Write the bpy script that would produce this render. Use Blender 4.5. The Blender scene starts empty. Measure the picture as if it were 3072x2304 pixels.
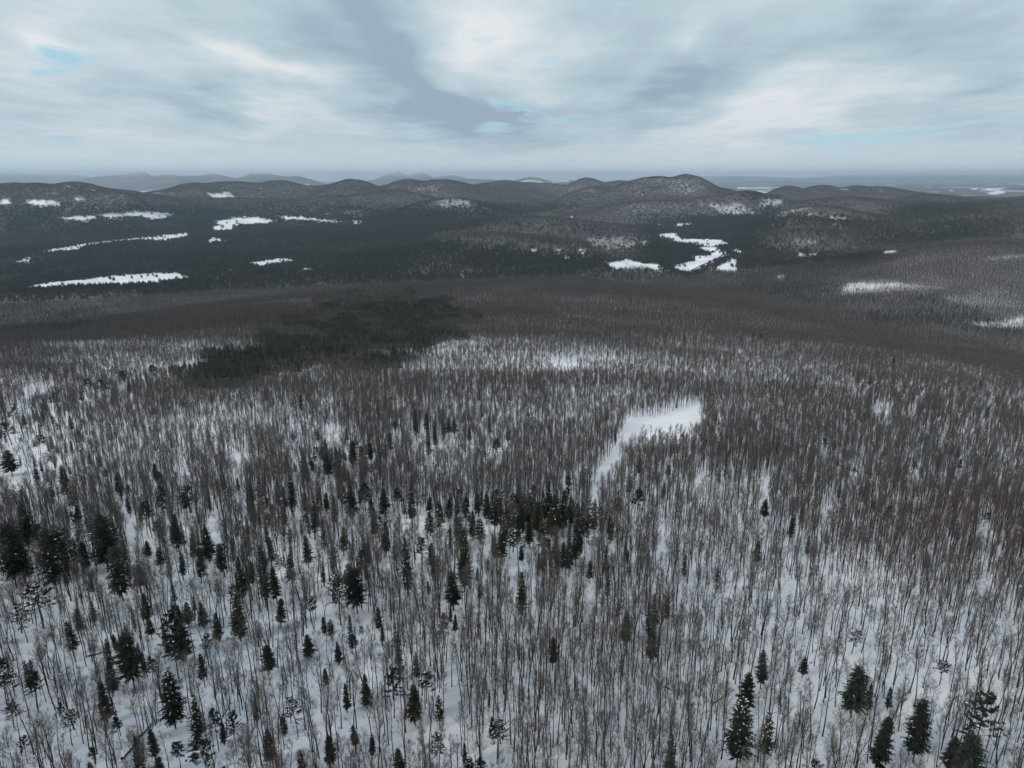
import bpy, math, random
import numpy as np
from mathutils import Vector, Matrix, Euler

R = math.radians
scene = bpy.context.scene
COL = scene.collection
rng = np.random.default_rng(7)
random.seed(7)

# ------------------------------------------------------------------ camera
FW, FH, FPX = 3072.0, 2304.0, 2130.0          # photograph size and focal length in its pixels
HORIZON = 536.0
PITCH = math.atan((FH / 2 - HORIZON) / FPX)
CAMZ = 400.0
cam_d = bpy.data.cameras.new('camera')
cam_d.sensor_width = 36.0
cam_d.lens = FPX / FW * 36.0
cam_d.clip_start = 1.0
cam_d.clip_end = 250000.0
cam = bpy.data.objects.new('camera', cam_d)
COL.objects.link(cam)
cam.location = (0, 0, CAMZ)
cam.rotation_euler = (math.pi / 2 - PITCH, 0, 0)
scene.camera = cam
SP, CP = math.sin(PITCH), math.cos(PITCH)


def project(x, y, z):
    """world -> photograph pixels"""
    dz = z - CAMZ
    fwd = y * CP - dz * SP
    up = y * SP + dz * CP
    fwd = np.maximum(fwd, 1e-3)
    return FW / 2 + FPX * x / fwd, FH / 2 - FPX * up / fwd


def ray(px, py):
    a = (px - FW / 2) / FPX
    b = (FH / 2 - py) / FPX
    return a, CP + b * SP, -SP + b * CP          # x, y, z


def azel(px, py):
    x, y, z = ray(px, py)
    return math.atan2(x, y), math.atan2(z, math.hypot(x, y))


# ------------------------------------------------------------------ sun, sky, exposure
SUN_EL, SUN_AZ = R(32), R(-125)                # azimuth measured from +Y towards +X
sun_d = bpy.data.lights.new('sun', 'SUN')
sun_d.energy = 2.4
sun_d.angle = R(14)
sun_d.color = (1.0, 0.91, 0.82)
sun = bpy.data.objects.new('sun', sun_d)
COL.objects.link(sun)
sdir = Vector((math.sin(SUN_AZ) * math.cos(SUN_EL), math.cos(SUN_AZ) * math.cos(SUN_EL), math.sin(SUN_EL)))
sun.rotation_euler = sdir.to_track_quat('Z', 'Y').to_euler()
sun.location = (0, 0, 900)

world = bpy.data.worlds.new('World')
scene.world = world
world.use_nodes = True


def nodes_of(tree):
    nt = tree.nodes
    lk = tree.links

    def N(t, **kw):
        n = nt.new(t)
        for k, v in kw.items():
            setattr(n, k, v)
        return n

    def val(sock, v):
        if isinstance(v, bpy.types.NodeSocket):
            lk.new(v, sock)
        else:
            sock.default_value = v

    def M(op, a, b=None, c=None, clamp=False):
        n = N('ShaderNodeMath', operation=op)
        n.use_clamp = clamp
        val(n.inputs[0], a)
        if b is not None:
            val(n.inputs[1], b)
        if c is not None:
            val(n.inputs[2], c)
        return n.outputs[0]

    def MIX(f, a, b):
        n = N('ShaderNodeMix', data_type='RGBA')
        val(n.inputs['Factor'], f)
        val(n.inputs[6], a if isinstance(a, bpy.types.NodeSocket) else (*a, 1))
        val(n.inputs[7], b if isinstance(b, bpy.types.NodeSocket) else (*b, 1))
        return n.outputs[2]

    def MAP(v, a, b, c=0.0, d=1.0, smooth=True):
        n = N('ShaderNodeMapRange')
        n.interpolation_type = 'SMOOTHSTEP' if smooth else 'LINEAR'
        for s, x in zip(n.inputs[:5], (v, a, b, c, d)):
            val(s, x)
        return n.outputs[0]

    def NOISE(vec, scale, detail=4, rough=0.5, dist=0.0):
        n = N('ShaderNodeTexNoise')
        val(n.inputs['Vector'], vec)
        n.inputs['Scale'].default_value = scale
        n.inputs['Detail'].default_value = detail
        n.inputs['Roughness'].default_value = rough
        n.inputs['Distortion'].default_value = dist
        return n.outputs[0]
    return N, val, M, MIX, MAP, NOISE, lk


def build_sky():
    wt = world.node_tree
    wt.nodes.clear()
    N, val, M, MIX, MAP, NOISE, lk = nodes_of(wt)
    out = N('ShaderNodeOutputWorld')
    bg = N('ShaderNodeBackground')
    lk.new(bg.outputs[0], out.inputs[0])
    bg.inputs[1].default_value = 0.1
    sky = N('ShaderNodeTexSky', sky_type='NISHITA')
    sky.sun_disc = False
    sky.sun_elevation = SUN_EL
    sky.sun_rotation = SUN_AZ
    sky.altitude = 600
    sky.dust_density = 1.5
    tc = N('ShaderNodeTexCoord')
    sep = N('ShaderNodeSeparateXYZ')
    lk.new(tc.outputs['Generated'], sep.inputs[0])
    X, Y, Z = sep.outputs
    # the cloud deck seen in perspective: bands run away from the viewer and flatten towards the horizon
    zc = M('ADD', M('MAXIMUM', Z, 0.0), 0.05)
    cmb = N('ShaderNodeCombineXYZ')
    lk.new(M('DIVIDE', X, zc), cmb.inputs[0])
    lk.new(M('MULTIPLY', M('DIVIDE', Y, zc), 0.5), cmb.inputs[1])
    P = cmb.outputs[0]

    def noise2(scale, detail, rough):
        n = N('ShaderNodeTexNoise', noise_dimensions='2D')
        lk.new(P, n.inputs['Vector'])
        n.inputs['Scale'].default_value = scale
        n.inputs['Detail'].default_value = detail
        n.inputs['Roughness'].default_value = rough
        return n
    n1 = noise2(0.62, 3, 0.5).outputs[0]
    n2 = noise2(2.3, 5, 0.58).outputs[0]
    wcol = noise2(0.95, 2.5, 0.55).outputs[1]
    # azimuth / elevation, softly warped, for the long bands and gaps of this sky
    ae = N('ShaderNodeCombineXYZ')
    lk.new(M('ARCTAN2', X, Y), ae.inputs[0])
    el0 = M('ARCSINE', Z)
    lk.new(el0, ae.inputs[1])
    w1 = N('ShaderNodeVectorMath', operation='SUBTRACT')
    lk.new(wcol, w1.inputs[0])
    w1.inputs[1].default_value = (.5, .5, .5)
    w2 = N('ShaderNodeVectorMath', operation='MULTIPLY_ADD')
    lk.new(w1.outputs[0], w2.inputs[0])
    w2.inputs[1].default_value = (.22, .075, 0)
    lk.new(ae.outputs[0], w2.inputs[2])
    AE = w2.outputs[0]

    def blob(p0, p1, w):
        a0, e0 = azel(*p0)
        a1, e1 = azel(*p1)
        mp = N('ShaderNodeMapping', vector_type='TEXTURE')
        lk.new(AE, mp.inputs[0])
        mp.inputs['Location'].default_value = ((a0 + a1) / 2, (e0 + e1) / 2, 0)
        mp.inputs['Rotation'].default_value = (0, 0, math.atan2(e1 - e0, a1 - a0))
        mp.inputs['Scale'].default_value = (math.hypot(a1 - a0, e1 - e0) / 2 * 1.5 + 1e-3, w / FPX * 2.2, 1)
        g = N('ShaderNodeTexGradient', gradient_type='QUADRATIC_SPHERE')
        lk.new(mp.outputs[0], g.inputs[0])
        return g.outputs[1]

    def total(lst, acc=None):
        for p0, p1, w, k in lst:
            b = blob(p0, p1, w)
            acc = M('MULTIPLY_ADD', b, k, acc if acc is not None else 0.0)
        return acc
    tone = total([((880, -80), (1280, 290), 115, -.9), ((1100, 215), (1690, 455), 64, -1.15), ((450, 280), (800, 345), 50, -.5),
                  ((1050, 410), (1600, 420), 40, -.4), ((1750, 350), (2350, 140), 80, -.6), ((2350, 90), (3150, 130), 80, -.4),
                  ((250, 60), (700, 120), 45, -.3), ((2650, 300), (3150, 200), 50, -.3),
                  ((300, 0), (1030, 280), 46, .6), ((1300, 40), (1720, 170), 80, .6), ((1850, 440), (2800, 260), 66, .75),
                  ((-60, 80), (280, 140), 60, .6), ((550, 345), (1150, 395), 34, .45), ((1950, 140), (2180, 100), 66, .4),
                  ((-100, 430), (750, 440), 44, .3)])
    gap = total([((20, 165), (330, 205), 34, .95), ((1455, 250), (1580, 390), 42, .9), ((1580, 345), (1830, 352), 26, .8),
                 ((2100, 455), (3250, 355), 24, .8), ((400, 395), (1000, 410), 46, .4), ((-50, 420), (450, 445), 30, .4)])
    t = M('MULTIPLY_ADD', M('SUBTRACT', n1, 0.5), 0.62, tone)
    t = M('MULTIPLY_ADD', M('SUBTRACT', n2, 0.5), 0.75, t)
    # fine ripples across the deck
    rp = N('ShaderNodeMapping')
    lk.new(P, rp.inputs[0])
    rp.inputs['Rotation'].default_value = (0, 0, R(-52))
    rp.inputs['Scale'].default_value = (1.0, 6.0, 1)
    nr = N('ShaderNodeTexNoise', noise_dimensions='2D')
    lk.new(rp.outputs[0], nr.inputs['Vector'])
    nr.inputs['Scale'].default_value = 1.5
    nr.inputs['Detail'].default_value = 3
    t = M('MULTIPLY_ADD', M('SUBTRACT', nr.outputs[0], 0.5), 0.2, t)
    t = M('ADD', t, 0.55)
    lowband = MAP(el0, 0.0, 0.10, 1.0, 0.0)                  # the pale clear band along the horizon
    t = M('MULTIPLY_ADD', t, M('MULTIPLY_ADD', lowband, -0.55, 1.0), M('MULTIPLY', lowband, 0.42))
    ramp = N('ShaderNodeValToRGB')
    lk.new(t, ramp.inputs[0])
    cr = ramp.color_ramp
    cr.elements[0].position = 0.0
    cr.elements[0].color = (3.3, 4.2, 5.2, 1)
    cr.elements[1].position = 1.0
    cr.elements[1].color = (7.8, 8.1, 8.3, 1)
    cr.elements.new(0.5).color = (5.0, 6.2, 6.8, 1)
    # thin spots where the clear blue comes through, torn by the fine noise
    thin = MAP(M('MULTIPLY_ADD', M('SUBTRACT', n2, 0.5), 1.9, gap), 0.2, 0.75)
    clear = MIX(0.65, sky.outputs[0], (3.9, 7.4, 9.2))
    c = MIX(M('MULTIPLY', thin, 0.85), ramp.outputs[0], clear)
    low = MAP(el0, -0.02, 0.055, 0.7, 0.0)
    pale = MIX(M('MULTIPLY', blob((900, 495), (2700, 495), 70), 1.0), (10.4, 12.0, 11.7), (12.8, 12.0, 10.8))
    lk.new(MIX(low, c, pale), bg.inputs[0])


build_sky()
scene.view_settings.view_transform = 'Standard'
scene.view_settings.look = 'None'
scene.view_settings.gamma = 1.0
scene.view_settings.use_curve_mapping = False
scene.view_settings.exposure = 0.04
scene.render.engine = 'CYCLES'
scene.cycles.max_bounces = 3
scene.cycles.diffuse_bounces = 2
scene.cycles.glossy_bounces = 1
scene.cycles.transmission_bounces = 1
scene.cycles.volume_bounces = 1
scene.cycles.use_denoising = True
scene.cycles.denoiser = 'OPENIMAGEDENOISE'
scene.cycles.use_adaptive_sampling = False


# ------------------------------------------------------------------ noise and terrain
def _hash(ix, iy, s):
    h = (ix.astype(np.int64) * 374761393 + iy.astype(np.int64) * 668265263 + s * 974711) & 0xFFFFFFFF
    h = ((h ^ (h >> 13)) * 1274126177) & 0xFFFFFFFF
    return ((h ^ (h >> 16)) & 0xFFFF) / 65535.0


def vnoise(x, y, wl, s=0):
    x = np.asarray(x, float) / wl
    y = np.asarray(y, float) / wl
    ix, iy = np.floor(x), np.floor(y)
    fx, fy = x - ix, y - iy
    fx = fx * fx * (3 - 2 * fx)
    fy = fy * fy * (3 - 2 * fy)
    a, b = _hash(ix, iy, s), _hash(ix + 1, iy, s)
    c, d = _hash(ix, iy + 1, s), _hash(ix + 1, iy + 1, s)
    return (a * (1 - fx) + b * fx) * (1 - fy) + (c * (1 - fx) + d * fx) * fy


def fbm(x, y, wl, s=0, o=3):
    r, a, t = 0, 1.0, 0
    for i in range(o):
        r = r + a * vnoise(x, y, wl / 2 ** i, s + 17 * i)
        t += a
        a *= 0.5
    return r / t


def sstep(x, a, b):
    t = np.clip((x - a) / (b - a), 0, 1)
    return t * t * (3 - 2 * t)


def in_poly(px, py, poly):
    inside = np.zeros(px.shape, bool)
    n = len(poly)
    for i in range(n):
        x0, y0 = poly[i]
        x1, y1 = poly[(i + 1) % n]
        if y0 == y1:
            continue
        c = ((y0 > py) != (y1 > py)) & (px < (x1 - x0) * (py - y0) / (y1 - y0) + x0)
        inside ^= c
    return inside


_ty = np.arange(-4000, 4001, 10.0)
_td = np.interp(_ty, [-4000, -1500, 0, 100, 250, 458, 800, 1250, 2400, 3000, 4000], [-40, 10, 86, 101, 126, 162, 211, 262, 312, 340, 380])
_k = np.exp(-0.5 * (np.arange(-30, 31) / 11.0) ** 2)
_td = np.convolve(np.pad(_td, 30, mode='edge'), _k / _k.sum(), 'valid')

SPUR = [(-3200, -300), (-1700, 800), (-1010, 1330), (-380, 2080), (150, 2420), (470, 2060), (590, 1600), (590, 700), (700, 0), (900, -1500), (-3200, -1500)]

HILLS = [  # px, py of the top, distance, half width px, radial length
    (40, 546, 8600, 150, 900), (210, 549, 8200, 90, 800), (330, 575, 7800, 60, 600),
    (572, 546, 10500, 70, 900), (691, 540, 11000, 80, 900), (840, 545, 10600, 62, 900), (480, 566, 10200, 70, 800),
    (1049, 539, 10000, 75, 900), (1224, 541, 10500, 70, 900), (1338, 538, 10500, 80, 1000), (1500, 546, 12000, 100, 1000),
    (1640, 553, 12500, 110, 900), (1761, 540, 12500, 55, 800), (1850, 545, 12000, 60, 800),
    (1190, 574, 8200, 95, 600), (1345, 592, 7000, 105, 500), (1000, 590, 8200, 110, 600), (720, 590, 9000, 160, 600),
    (1940, 531, 8600, 90, 800), (2073, 533, 8600, 62, 800), (1800, 556, 8500, 80, 700), (1970, 596, 7100, 130, 450),
    (2230, 571, 7000, 66, 450), (2310, 582, 6800, 42, 400), (2130, 590, 7000, 60, 450),
    (2368, 558, 10000, 45, 700), (2455, 557, 10500, 50, 700), (2572, 561, 10500, 45, 700), (2640, 564, 10500, 60, 700),
    (2800, 583, 8000, 75, 500), (2533, 593, 6600, 140, 600), (2426, 620, 5500, 100, 500), (2397, 686, 4300, 110, 350),
    (2950, 640, 5300, 180, 600), (3090, 597, 7000, 110, 700), (2800, 617, 6300, 180, 500), (1600, 652, 5600, 170, 450),
    (1450, 700, 4300, 200, 400), (3000, 720, 3000, 200, 400),
    (0, 516, 60000, 120, 4000), (150, 521, 60000, 100, 4000), (413, 509, 36000, 34, 2500), (360, 526, 36000, 90, 2500),
    (490, 525, 36000, 100, 2500), (641, 522, 30000, 60, 2500), (791, 522, 30000, 80, 2500), (880, 529, 30000, 60, 2500),
    (560, 530, 30000, 120, 2500), (1184, 513, 40000, 34, 2500), (1258, 514, 40000, 34, 2500), (1220, 525, 40000, 90, 2500),
    (1345, 527, 40000, 60, 2500), (1592, 533, 26000, 60, 2500), (1440, 536, 34000, 90, 2500), (1700, 541, 24000, 90, 2500),
    (2300, 542, 40000, 100, 3000), (2359, 537, 60000, 46, 3500), (3008, 509, 66000, 150, 4000), (2830, 513, 68000, 170, 4000),
    (2600, 524, 66000, 160, 4000), (2150, 528, 60000, 200, 4000),
    (800, 555, 10900, 230, 900), (1300, 551, 10800, 200, 900), (2520, 568, 10600, 170, 700), (180, 556, 8600, 200, 800), (1100, 585, 8300, 260, 600),
    (2020, 548, 8700, 150, 800), (2600, 600, 6500, 260, 600), (2200, 592, 7000, 130, 450),
    (-400, 520, 60000, 200, 4000), (3500, 512, 66000, 250, 4000), (-500, 550, 9000, 200, 900), (3400, 580, 8000, 200, 900),
]


def valley(x, y):
    d = np.hypot(x, y)
    az = np.degrees(np.arctan2(x, np.maximum(y, 1.0)))
    az = np.where(y < 0, np.sign(x) * 90, az)
    drop = 425 - 115 * sstep(az, 6, 30) * sstep(d, 500, 2500)
    drop = drop - 60 * sstep(d, 9000, 30000)
    n = (fbm(x, y, 900, 3, 3) - 0.5) * 50 * sstep(d, 900, 4000) + (fbm(x, y, 3500, 5, 2) - 0.5) * 60 * sstep(d, 5000, 12000)
    return CAMZ - drop + n


_HP = []
for (hpx, hpy, D, sx, ln) in HILLS:
    a, e = azel(hpx, hpy)
    hx, hy = D * math.sin(a), D * math.cos(a)
    top = CAMZ + D * math.tan(e) - (15 if D < 15000 else 0)
    base = float(valley(np.array([hx]), np.array([hy]))[0])
    sx = sx * (1.38 if 5000 < D < 15000 else 1.0)
    _HP.append((hx, hy, math.sin(a), math.cos(a), max(top - base, 5.0), sx / FPX * D, ln))


def height(x, y):
    x = np.asarray(x, float)
    y = np.asarray(y, float)
    d = np.hypot(x, y)
    v = valley(x, y)
    acc = np.zeros_like(v)
    for hx, hy, sa, ca, h, sw, ln in _HP:
        dx, dy = x - hx, y - hy
        near = (np.abs(dx) < 5 * max(sw, ln)) & (np.abs(dy) < 5 * max(sw, ln))
        if not near.any():
            continue
        tx, rd = dx * ca - dy * sa, dx * sa + dy * ca
        ln2 = np.where(rd > 0, ln * 1.6, ln)
        g = h * np.exp(-0.5 * ((tx / sw) ** 2 + (rd / ln2) ** 2))
        acc = acc + np.where(near, (g / 100) ** 10, 0)
    hill = 100 * acc ** 0.1
    hill = hill * (1 + 0.34 * (fbm(x, y, 640, 11, 4) - 0.5) * sstep(d, 3000, 6000))
    v = v + hill
    # the spur under the drone
    dmin = np.full(x.shape, 1e9)
    n = len(SPUR)
    for i in range(n):
        x0, y0 = SPUR[i]
        x1, y1 = SPUR[(i + 1) % n]
        ex, ey = x1 - x0, y1 - y0
        t = np.clip(((x - x0) * ex + (y - y0) * ey) / (ex * ex + ey * ey), 0, 1)
        dmin = np.minimum(dmin, np.hypot(x - x0 - t * ex, y - y0 - t * ey))
    s = np.where(in_poly(x, y, SPUR), -dmin, dmin)
    s = s + (fbm(x, y, 420, 21, 2) - 0.5) * 160 * sstep(d, 500, 1000)
    k = 170.0
    sp = k * np.logaddexp(0, s / k)
    top = CAMZ - np.interp(y, _ty, _td) - 0.19 * sp
    top = top + (fbm(x, y, 260, 31, 3) - 0.5) * 18 * sstep(d, 300, 900) + (fbm(x, y, 60, 41, 3) - 0.5) * 3.0
    top = np.where(s > 2500, -1e4, top)
    kk = 18.0
    return kk * np.logaddexp(np.clip(top, -2000, None) / kk, v / kk)


# polar grid round the camera: fine in the view, coarse behind
az_f = np.arange(-46, 46.01, 0.17)
az_c = np.arange(48, 312, 4.0)
AZ = np.radians(np.concatenate([az_f, az_c]))
RR = [18.0]
while RR[-1] < 95000:
    RR.append(RR[-1] * (1.0135 if RR[-1] < 16000 else 1.03) + 0.4)
RR = np.array(RR)
GA, GR = np.meshgrid(AZ, RR, indexing='ij')
GX, GY = GR * np.sin(GA), GR * np.cos(GA)
GZ = height(GX, GY)
# horizon table for culling trees that the ground hides
_nf = len(az_f)
HOR = np.maximum.accumulate((GZ[:_nf] - CAMZ) / GR[:_nf], axis=1)


def hidden(x, y, ztop):
    a = np.degrees(np.arctan2(x, y))
    d = np.hypot(x, y)
    ia = np.clip(((a + 46) / 0.17).astype(int), 0, _nf - 1)
    ir = np.clip(np.searchsorted(RR, d * 0.975) - 1, 0, len(RR) - 1)
    return (ztop + 12 - CAMZ) / d < HOR[ia, ir]


def pix_ground(px, py):
    """first ground point on the ray through a photograph pixel"""
    dx, dy, dz = ray(px, py)
    h = math.hypot(dx, dy)
    dx, dy, dz = dx / h, dy / h, dz / h
    ia = min(max(int(round((math.degrees(math.atan2(dx, dy)) + 46) / 0.17)), 0), _nf - 1)
    hit = np.nonzero(CAMZ + dz * RR <= GZ[ia])[0]
    if len(hit) == 0:
        return None
    i = hit[0]
    lo, hi = RR[max(i - 2, 0)], RR[min(i + 1, len(RR) - 1)]
    for _ in range(2):
        t = np.linspace(lo, hi, 30)
        u = np.nonzero(CAMZ + dz * t <= height(dx * t, dy * t))[0]
        j = u[0] if len(u) else 29
        lo, hi = t[max(j - 1, 0)], t[j]
    x, y = dx * hi, dy * hi
    return x, y, CAMZ + dz * hi


# ------------------------------------------------------------------ openings and forest types, read off the photograph
def crop(o, s, pts):
    return [(o[0] + s * a, o[1] + s * b) for a, b in pts]


C1 = lambda p: crop((0, 450), 0.4973, p)
C2 = lambda p: crop((1000, 450), 0.4973, p)
C3 = lambda p: crop((2000, 450), 0.4846, p)
FIELDS = [
    C1([(205, 618), (480, 568), (850, 528), (1130, 495), (1165, 519), (980, 547), (850, 537), (520, 577), (480, 603), (300, 617)]),
    C1([(575, 392), (760, 380), (800, 368), (1020, 383), (1025, 407), (920, 422), (840, 402), (640, 412)]),
    C1([(330, 408), (570, 398), (575, 427), (440, 430)]),
    C1([(1255, 487), (1320, 442), (1280, 430), (1400, 413), (1540, 403), (1670, 430), (1600, 442), (1440, 452), (1400, 472), (1450, 489)]),
    C1([(1660, 400), (1780, 400), (1900, 413), (2060, 428), (2070, 440), (1900, 428), (1700, 415)]),
    C1([(1240, 540), (1300, 530), (1400, 546), (1300, 557), (1290, 572), (1250, 550)]),
    C1([(105, 838), (280, 800), (560, 775), (680, 755), (1060, 738), (1150, 767), (960, 802), (620, 812), (370, 827), (150, 834)]),
    C1([(1480, 680), (1600, 663), (1770, 648), (1780, 672), (1640, 692), (1580, 705), (1530, 692)]),
    C1([(1810, 712), (1900, 718), (1890, 733), (1810, 727)]), C1([(1380, 700), (1410, 695), (1408, 735), (1385, 732)]),
    C1([(0, 302), (60, 302), (72, 330), (0, 334)]), C1([(135, 322), (190, 300), (320, 305), (385, 330), (250, 337)]),
    C1([(1255, 268), (1380, 253), (1410, 280), (1330, 294), (1280, 290)]), C1([(695, 280), (765, 264), (760, 277)]),
    C1([(75, 682), (160, 655), (218, 668), (217, 688)]), C1([(730, 571), (800, 573), (838, 600)]),
    C1([(385, 206), (435, 219), (430, 225)]), C1([(500, 229), (575, 236), (570, 245)]), C1([(1813, 206), (1878, 218), (1870, 228)]),
    C1([(2120, 425), (2190, 423), (2180, 447), (2120, 445)]), C1([(450, 295), (500, 292), (500, 304)]),
    [(1965, 706), (2010, 698), (2045, 699), (2037, 715), (2184, 720), (2187, 734), (2120, 739), (2078, 734), (2015, 724)],
    C3([(130, 605), (320, 598), (360, 640), (290, 680), (160, 690), (150, 660), (280, 650), (230, 625)]),
    C3([(30, 715), (290, 660), (380, 618), (370, 660), (130, 765), (60, 742)]),
    C3([(250, 747), (360, 700), (440, 640), (385, 612), (395, 604), (468, 627), (430, 690), (440, 752)]),
    C2([(1645, 690), (1760, 658), (1840, 678), (1970, 690), (1990, 740), (1900, 707), (1690, 722)]),
    C2([(1268, 628), (1297, 628), (1297, 648), (1268, 648)]), C2([(1388, 648), (1422, 648), (1422, 662), (1388, 662)]),
    C2([(1460, 650), (1482, 650), (1482, 667), (1460, 667)]), C2([(1520, 642), (1552, 642), (1552, 657), (1520, 657)]),
    C2([(1480, 600), (1512, 600), (1508, 640), (1490, 640)]), C2([(1585, 660), (1600, 655), (1595, 690)]),
    C2([(1340, 600), (1380, 588), (1370, 610), (1345, 625)]), C2([(1180, 610), (1230, 598), (1225, 622)]),
    C2([(545, 752), (590, 752), (590, 764)]), C2([(750, 756), (805, 756), (800, 770)]), C2([(935, 640), (945, 640), (942, 662)]),
    C2([(70, 370), (150, 370), (140, 384), (80, 384)]), C2([(2050, 470), (2060, 440), (2180, 440), (2150, 455)]),
    C2([(1920, 450), (2000, 448), (1995, 462)]), C2([(1430, 402), (1452, 402), (1452, 412), (1430, 412)]),
    C3([(1290, 637), (1450, 618), (1400, 643)]), C3([(680, 792), (740, 758), (715, 802)]), C3([(1135, 605), (1210, 610), (1200, 620)]),
    C3([(260, 488), (315, 490), (312, 500)]),
    C3([(1280, 243), (1350, 246), (1345, 258)]), C3([(1070, 240), (1120, 238), (1110, 252)]), C3([(945, 288), (990, 285), (985, 296)]),
    C3([(1395, 312), (1445, 313), (1440, 321)]), C3([(1560, 500), (1590, 498), (1588, 506)]),
    C3([(440, 232), (640, 232), (640, 239), (440, 239)]),
]
FAR_FIELDS = [C3(p) for p in (
    [(1880, 240), (1920, 234), (1925, 243), (1885, 246)], [(1935, 240), (2010, 236), (2090, 233), (2080, 243), (1990, 248)],
    [(1980, 265), (2080, 250), (2090, 268), (2000, 275)], [(1730, 248), (1780, 246), (1775, 258)], [(1810, 245), (1860, 247), (1850, 254)],
    [(1910, 292), (1945, 290), (1940, 300)], [(1590, 226), (1640, 226), (1630, 231)], [(2010, 212), (2050, 212), (2040, 217)],
    [(1330, 215), (1400, 215), (1400, 219)], [(1200, 214), (1260, 214), (1260, 218)], [(2120, 210), (2212, 209), (2212, 214)])]
# lightly wooded places where snow shows between the stems: polygon, density
THIN = [
    (C3([(1055, 895), (1100, 828), (1400, 820), (1500, 838), (1760, 848), (1500, 868), (1240, 884)]), 0.17),
    (C3([(1855, 1062), (2000, 1072), (2212, 1035), (2212, 1110), (1900, 1094)]), 0.18),
    (C3([(1700, 920), (2000, 850), (2212, 900), (2212, 980), (1900, 980)]), 0.72),
    (C2([(590, 330), (660, 290), (740, 278), (850, 345), (700, 350)]), 0.22), (C2([(450, 215), (640, 215), (640, 255), (480, 245)]), 0.3),
    (C2([(1380, 215), (1620, 210), (1580, 255), (1400, 250)]), 0.35), (C2([(1500, 535), (1650, 520), (1950, 530), (1900, 590), (1700, 610), (1550, 575)]), 0.28),
    (C2([(1700, 220), (1850, 165), (2212, 170), (2212, 270), (1650, 270)]), 0.42), (C3([(0, 175), (200, 170), (330, 240), (0, 290)]), 0.42),
    (C3([(200, 330), (440, 330), (600, 400), (350, 405)]), 0.22), (C3([(580, 310), (760, 310), (700, 345), (600, 350)]), 0.15),
    (C3([(470, 250), (640, 245), (700, 290), (650, 290), (600, 255)]), 0.2), (C3([(600, 415), (780, 360), (930, 345), (900, 370), (700, 415)]), 0.3),
    (C3([(780, 640), (950, 640), (950, 670), (800, 670)]), 0.18), (C3([(770, 560), (950, 560), (940, 590), (800, 590)]), 0.3),
    (C2([(100, 270), (200, 265), (200, 310), (90, 310)]), 0.35), (C2([(1780, 320), (2150, 310), (2150, 380), (1750, 370)]), 0.45),
    (C3([(880, 405), (1160, 430), (1160, 440), (900, 415)]), 0.15), (C3([(1020, 455), (1100, 455), (1100, 470), (1020, 470)]), 0.15),
    (C1([(1240, 210), (1900, 210), (1700, 250), (1300, 240)]), 0.55), (C1([(900, 255), (1050, 258), (1040, 268), (900, 265)]), 0.2),
    (C1([(1160, 345), (1260, 350), (1260, 360), (1160, 358)]), 0.3), (C3([(1940, 680), (2212, 655), (2212, 680), (1960, 695)]), 0.25),
    ([(170, 1060), (450, 1010), (460, 1110), (380, 1110), (200, 1090)], 0.8),
]
CONIFER = [
    ([(0, 640), (300, 615), (640, 640), (1000, 640), (1180, 660), (1400, 640), (1560, 650), (1250, 720), (1500, 740), (1900, 800),
      (1650, 830), (1200, 850), (900, 865), (600, 885), (0, 890)], 0.80),
    (C2([(0, 360), (500, 340), (1000, 330), (1500, 330), (1300, 380), (1000, 410), (700, 500), (300, 560), (0, 520)]), 0.92),
    ([(1960, 805), (2060, 800), (2110, 830), (2250, 815), (2420, 830), (2560, 850), (2600, 900), (2820, 880), (3072, 990), (3072, 1020),
      (2800, 975), (2500, 930), (2250, 880), (2100, 850)], 0.66),
    (C3([(640, 400), (1200, 430), (1600, 330), (2212, 320), (2212, 360), (1850, 400), (1500, 440), (1900, 450), (2212, 410), (2212, 500), (1700, 590), (1150, 620), (1250, 530), (1000, 470)]), 0.62),
    ([(1900, 650), (2380, 640), (2300, 690), (2250, 780), (2180, 800), (1950, 800), (1880, 740), (1950, 700)], 0.85),
    (C3([(440, 250), (600, 255), (700, 295), (580, 320), (620, 385), (560, 380), (480, 300)]), 0.95),
    (C3([(340, 340), (400, 340), (390, 385), (340, 385)]), 0.9), (C3([(640, 620), (900, 640), (1500, 650), (1000, 800), (700, 760), (420, 740)]), 0.7),
    (C2([(1180, 640), (1700, 620), (1650, 700), (1100, 720)]), 0.9),
    ([(0, 905), (250, 905), (330, 950), (260, 1010), (0, 1015)], 0.5), ([(2560, 920), (2750, 905), (2800, 960), (2680, 985), (2560, 960)], 0.55),
    (C1([(0, 340), (700, 330), (1400, 350), (2212, 330), (2212, 420), (0, 420)]), 0.85),
]
PINES = [[(520, 1125), (610, 1070), (720, 1040), (900, 950), (1000, 900), (1330, 888), (1395, 950), (1330, 1010), (1210, 1060), (1000, 1085), (820, 1090), (640, 1145)]]
GROVES = [  # evergreen groves near the camera (foot of the trees), share of conifers
    ([(1190, 1560), (1420, 1540), (1560, 1520), (1740, 1540), (1800, 1600), (1790, 1680), (1680, 1740), (1500, 1720), (1360, 1660), (1200, 1640)], .55),
    ([(0, 1640), (380, 1620), (430, 1790), (0, 1800)], .26), ([(330, 1950), (660, 1930), (650, 2090), (330, 2110)], .3),
    ([(560, 1640), (800, 1630), (840, 1790), (580, 1790)], .26), ([(870, 1390), (1150, 1350), (1160, 1450), (880, 1460)], .3),
    ([(760, 1500), (1160, 1510), (1160, 1640), (780, 1630)], .2), ([(1000, 1740), (1120, 1740), (1110, 1820), (1000, 1820)], .3),
    ([(2540, 1120), (2800, 1130), (2800, 1220), (2600, 1220)], .16), ([(0, 1250), (260, 1240), (300, 1440), (0, 1440)], .12),
]
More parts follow.
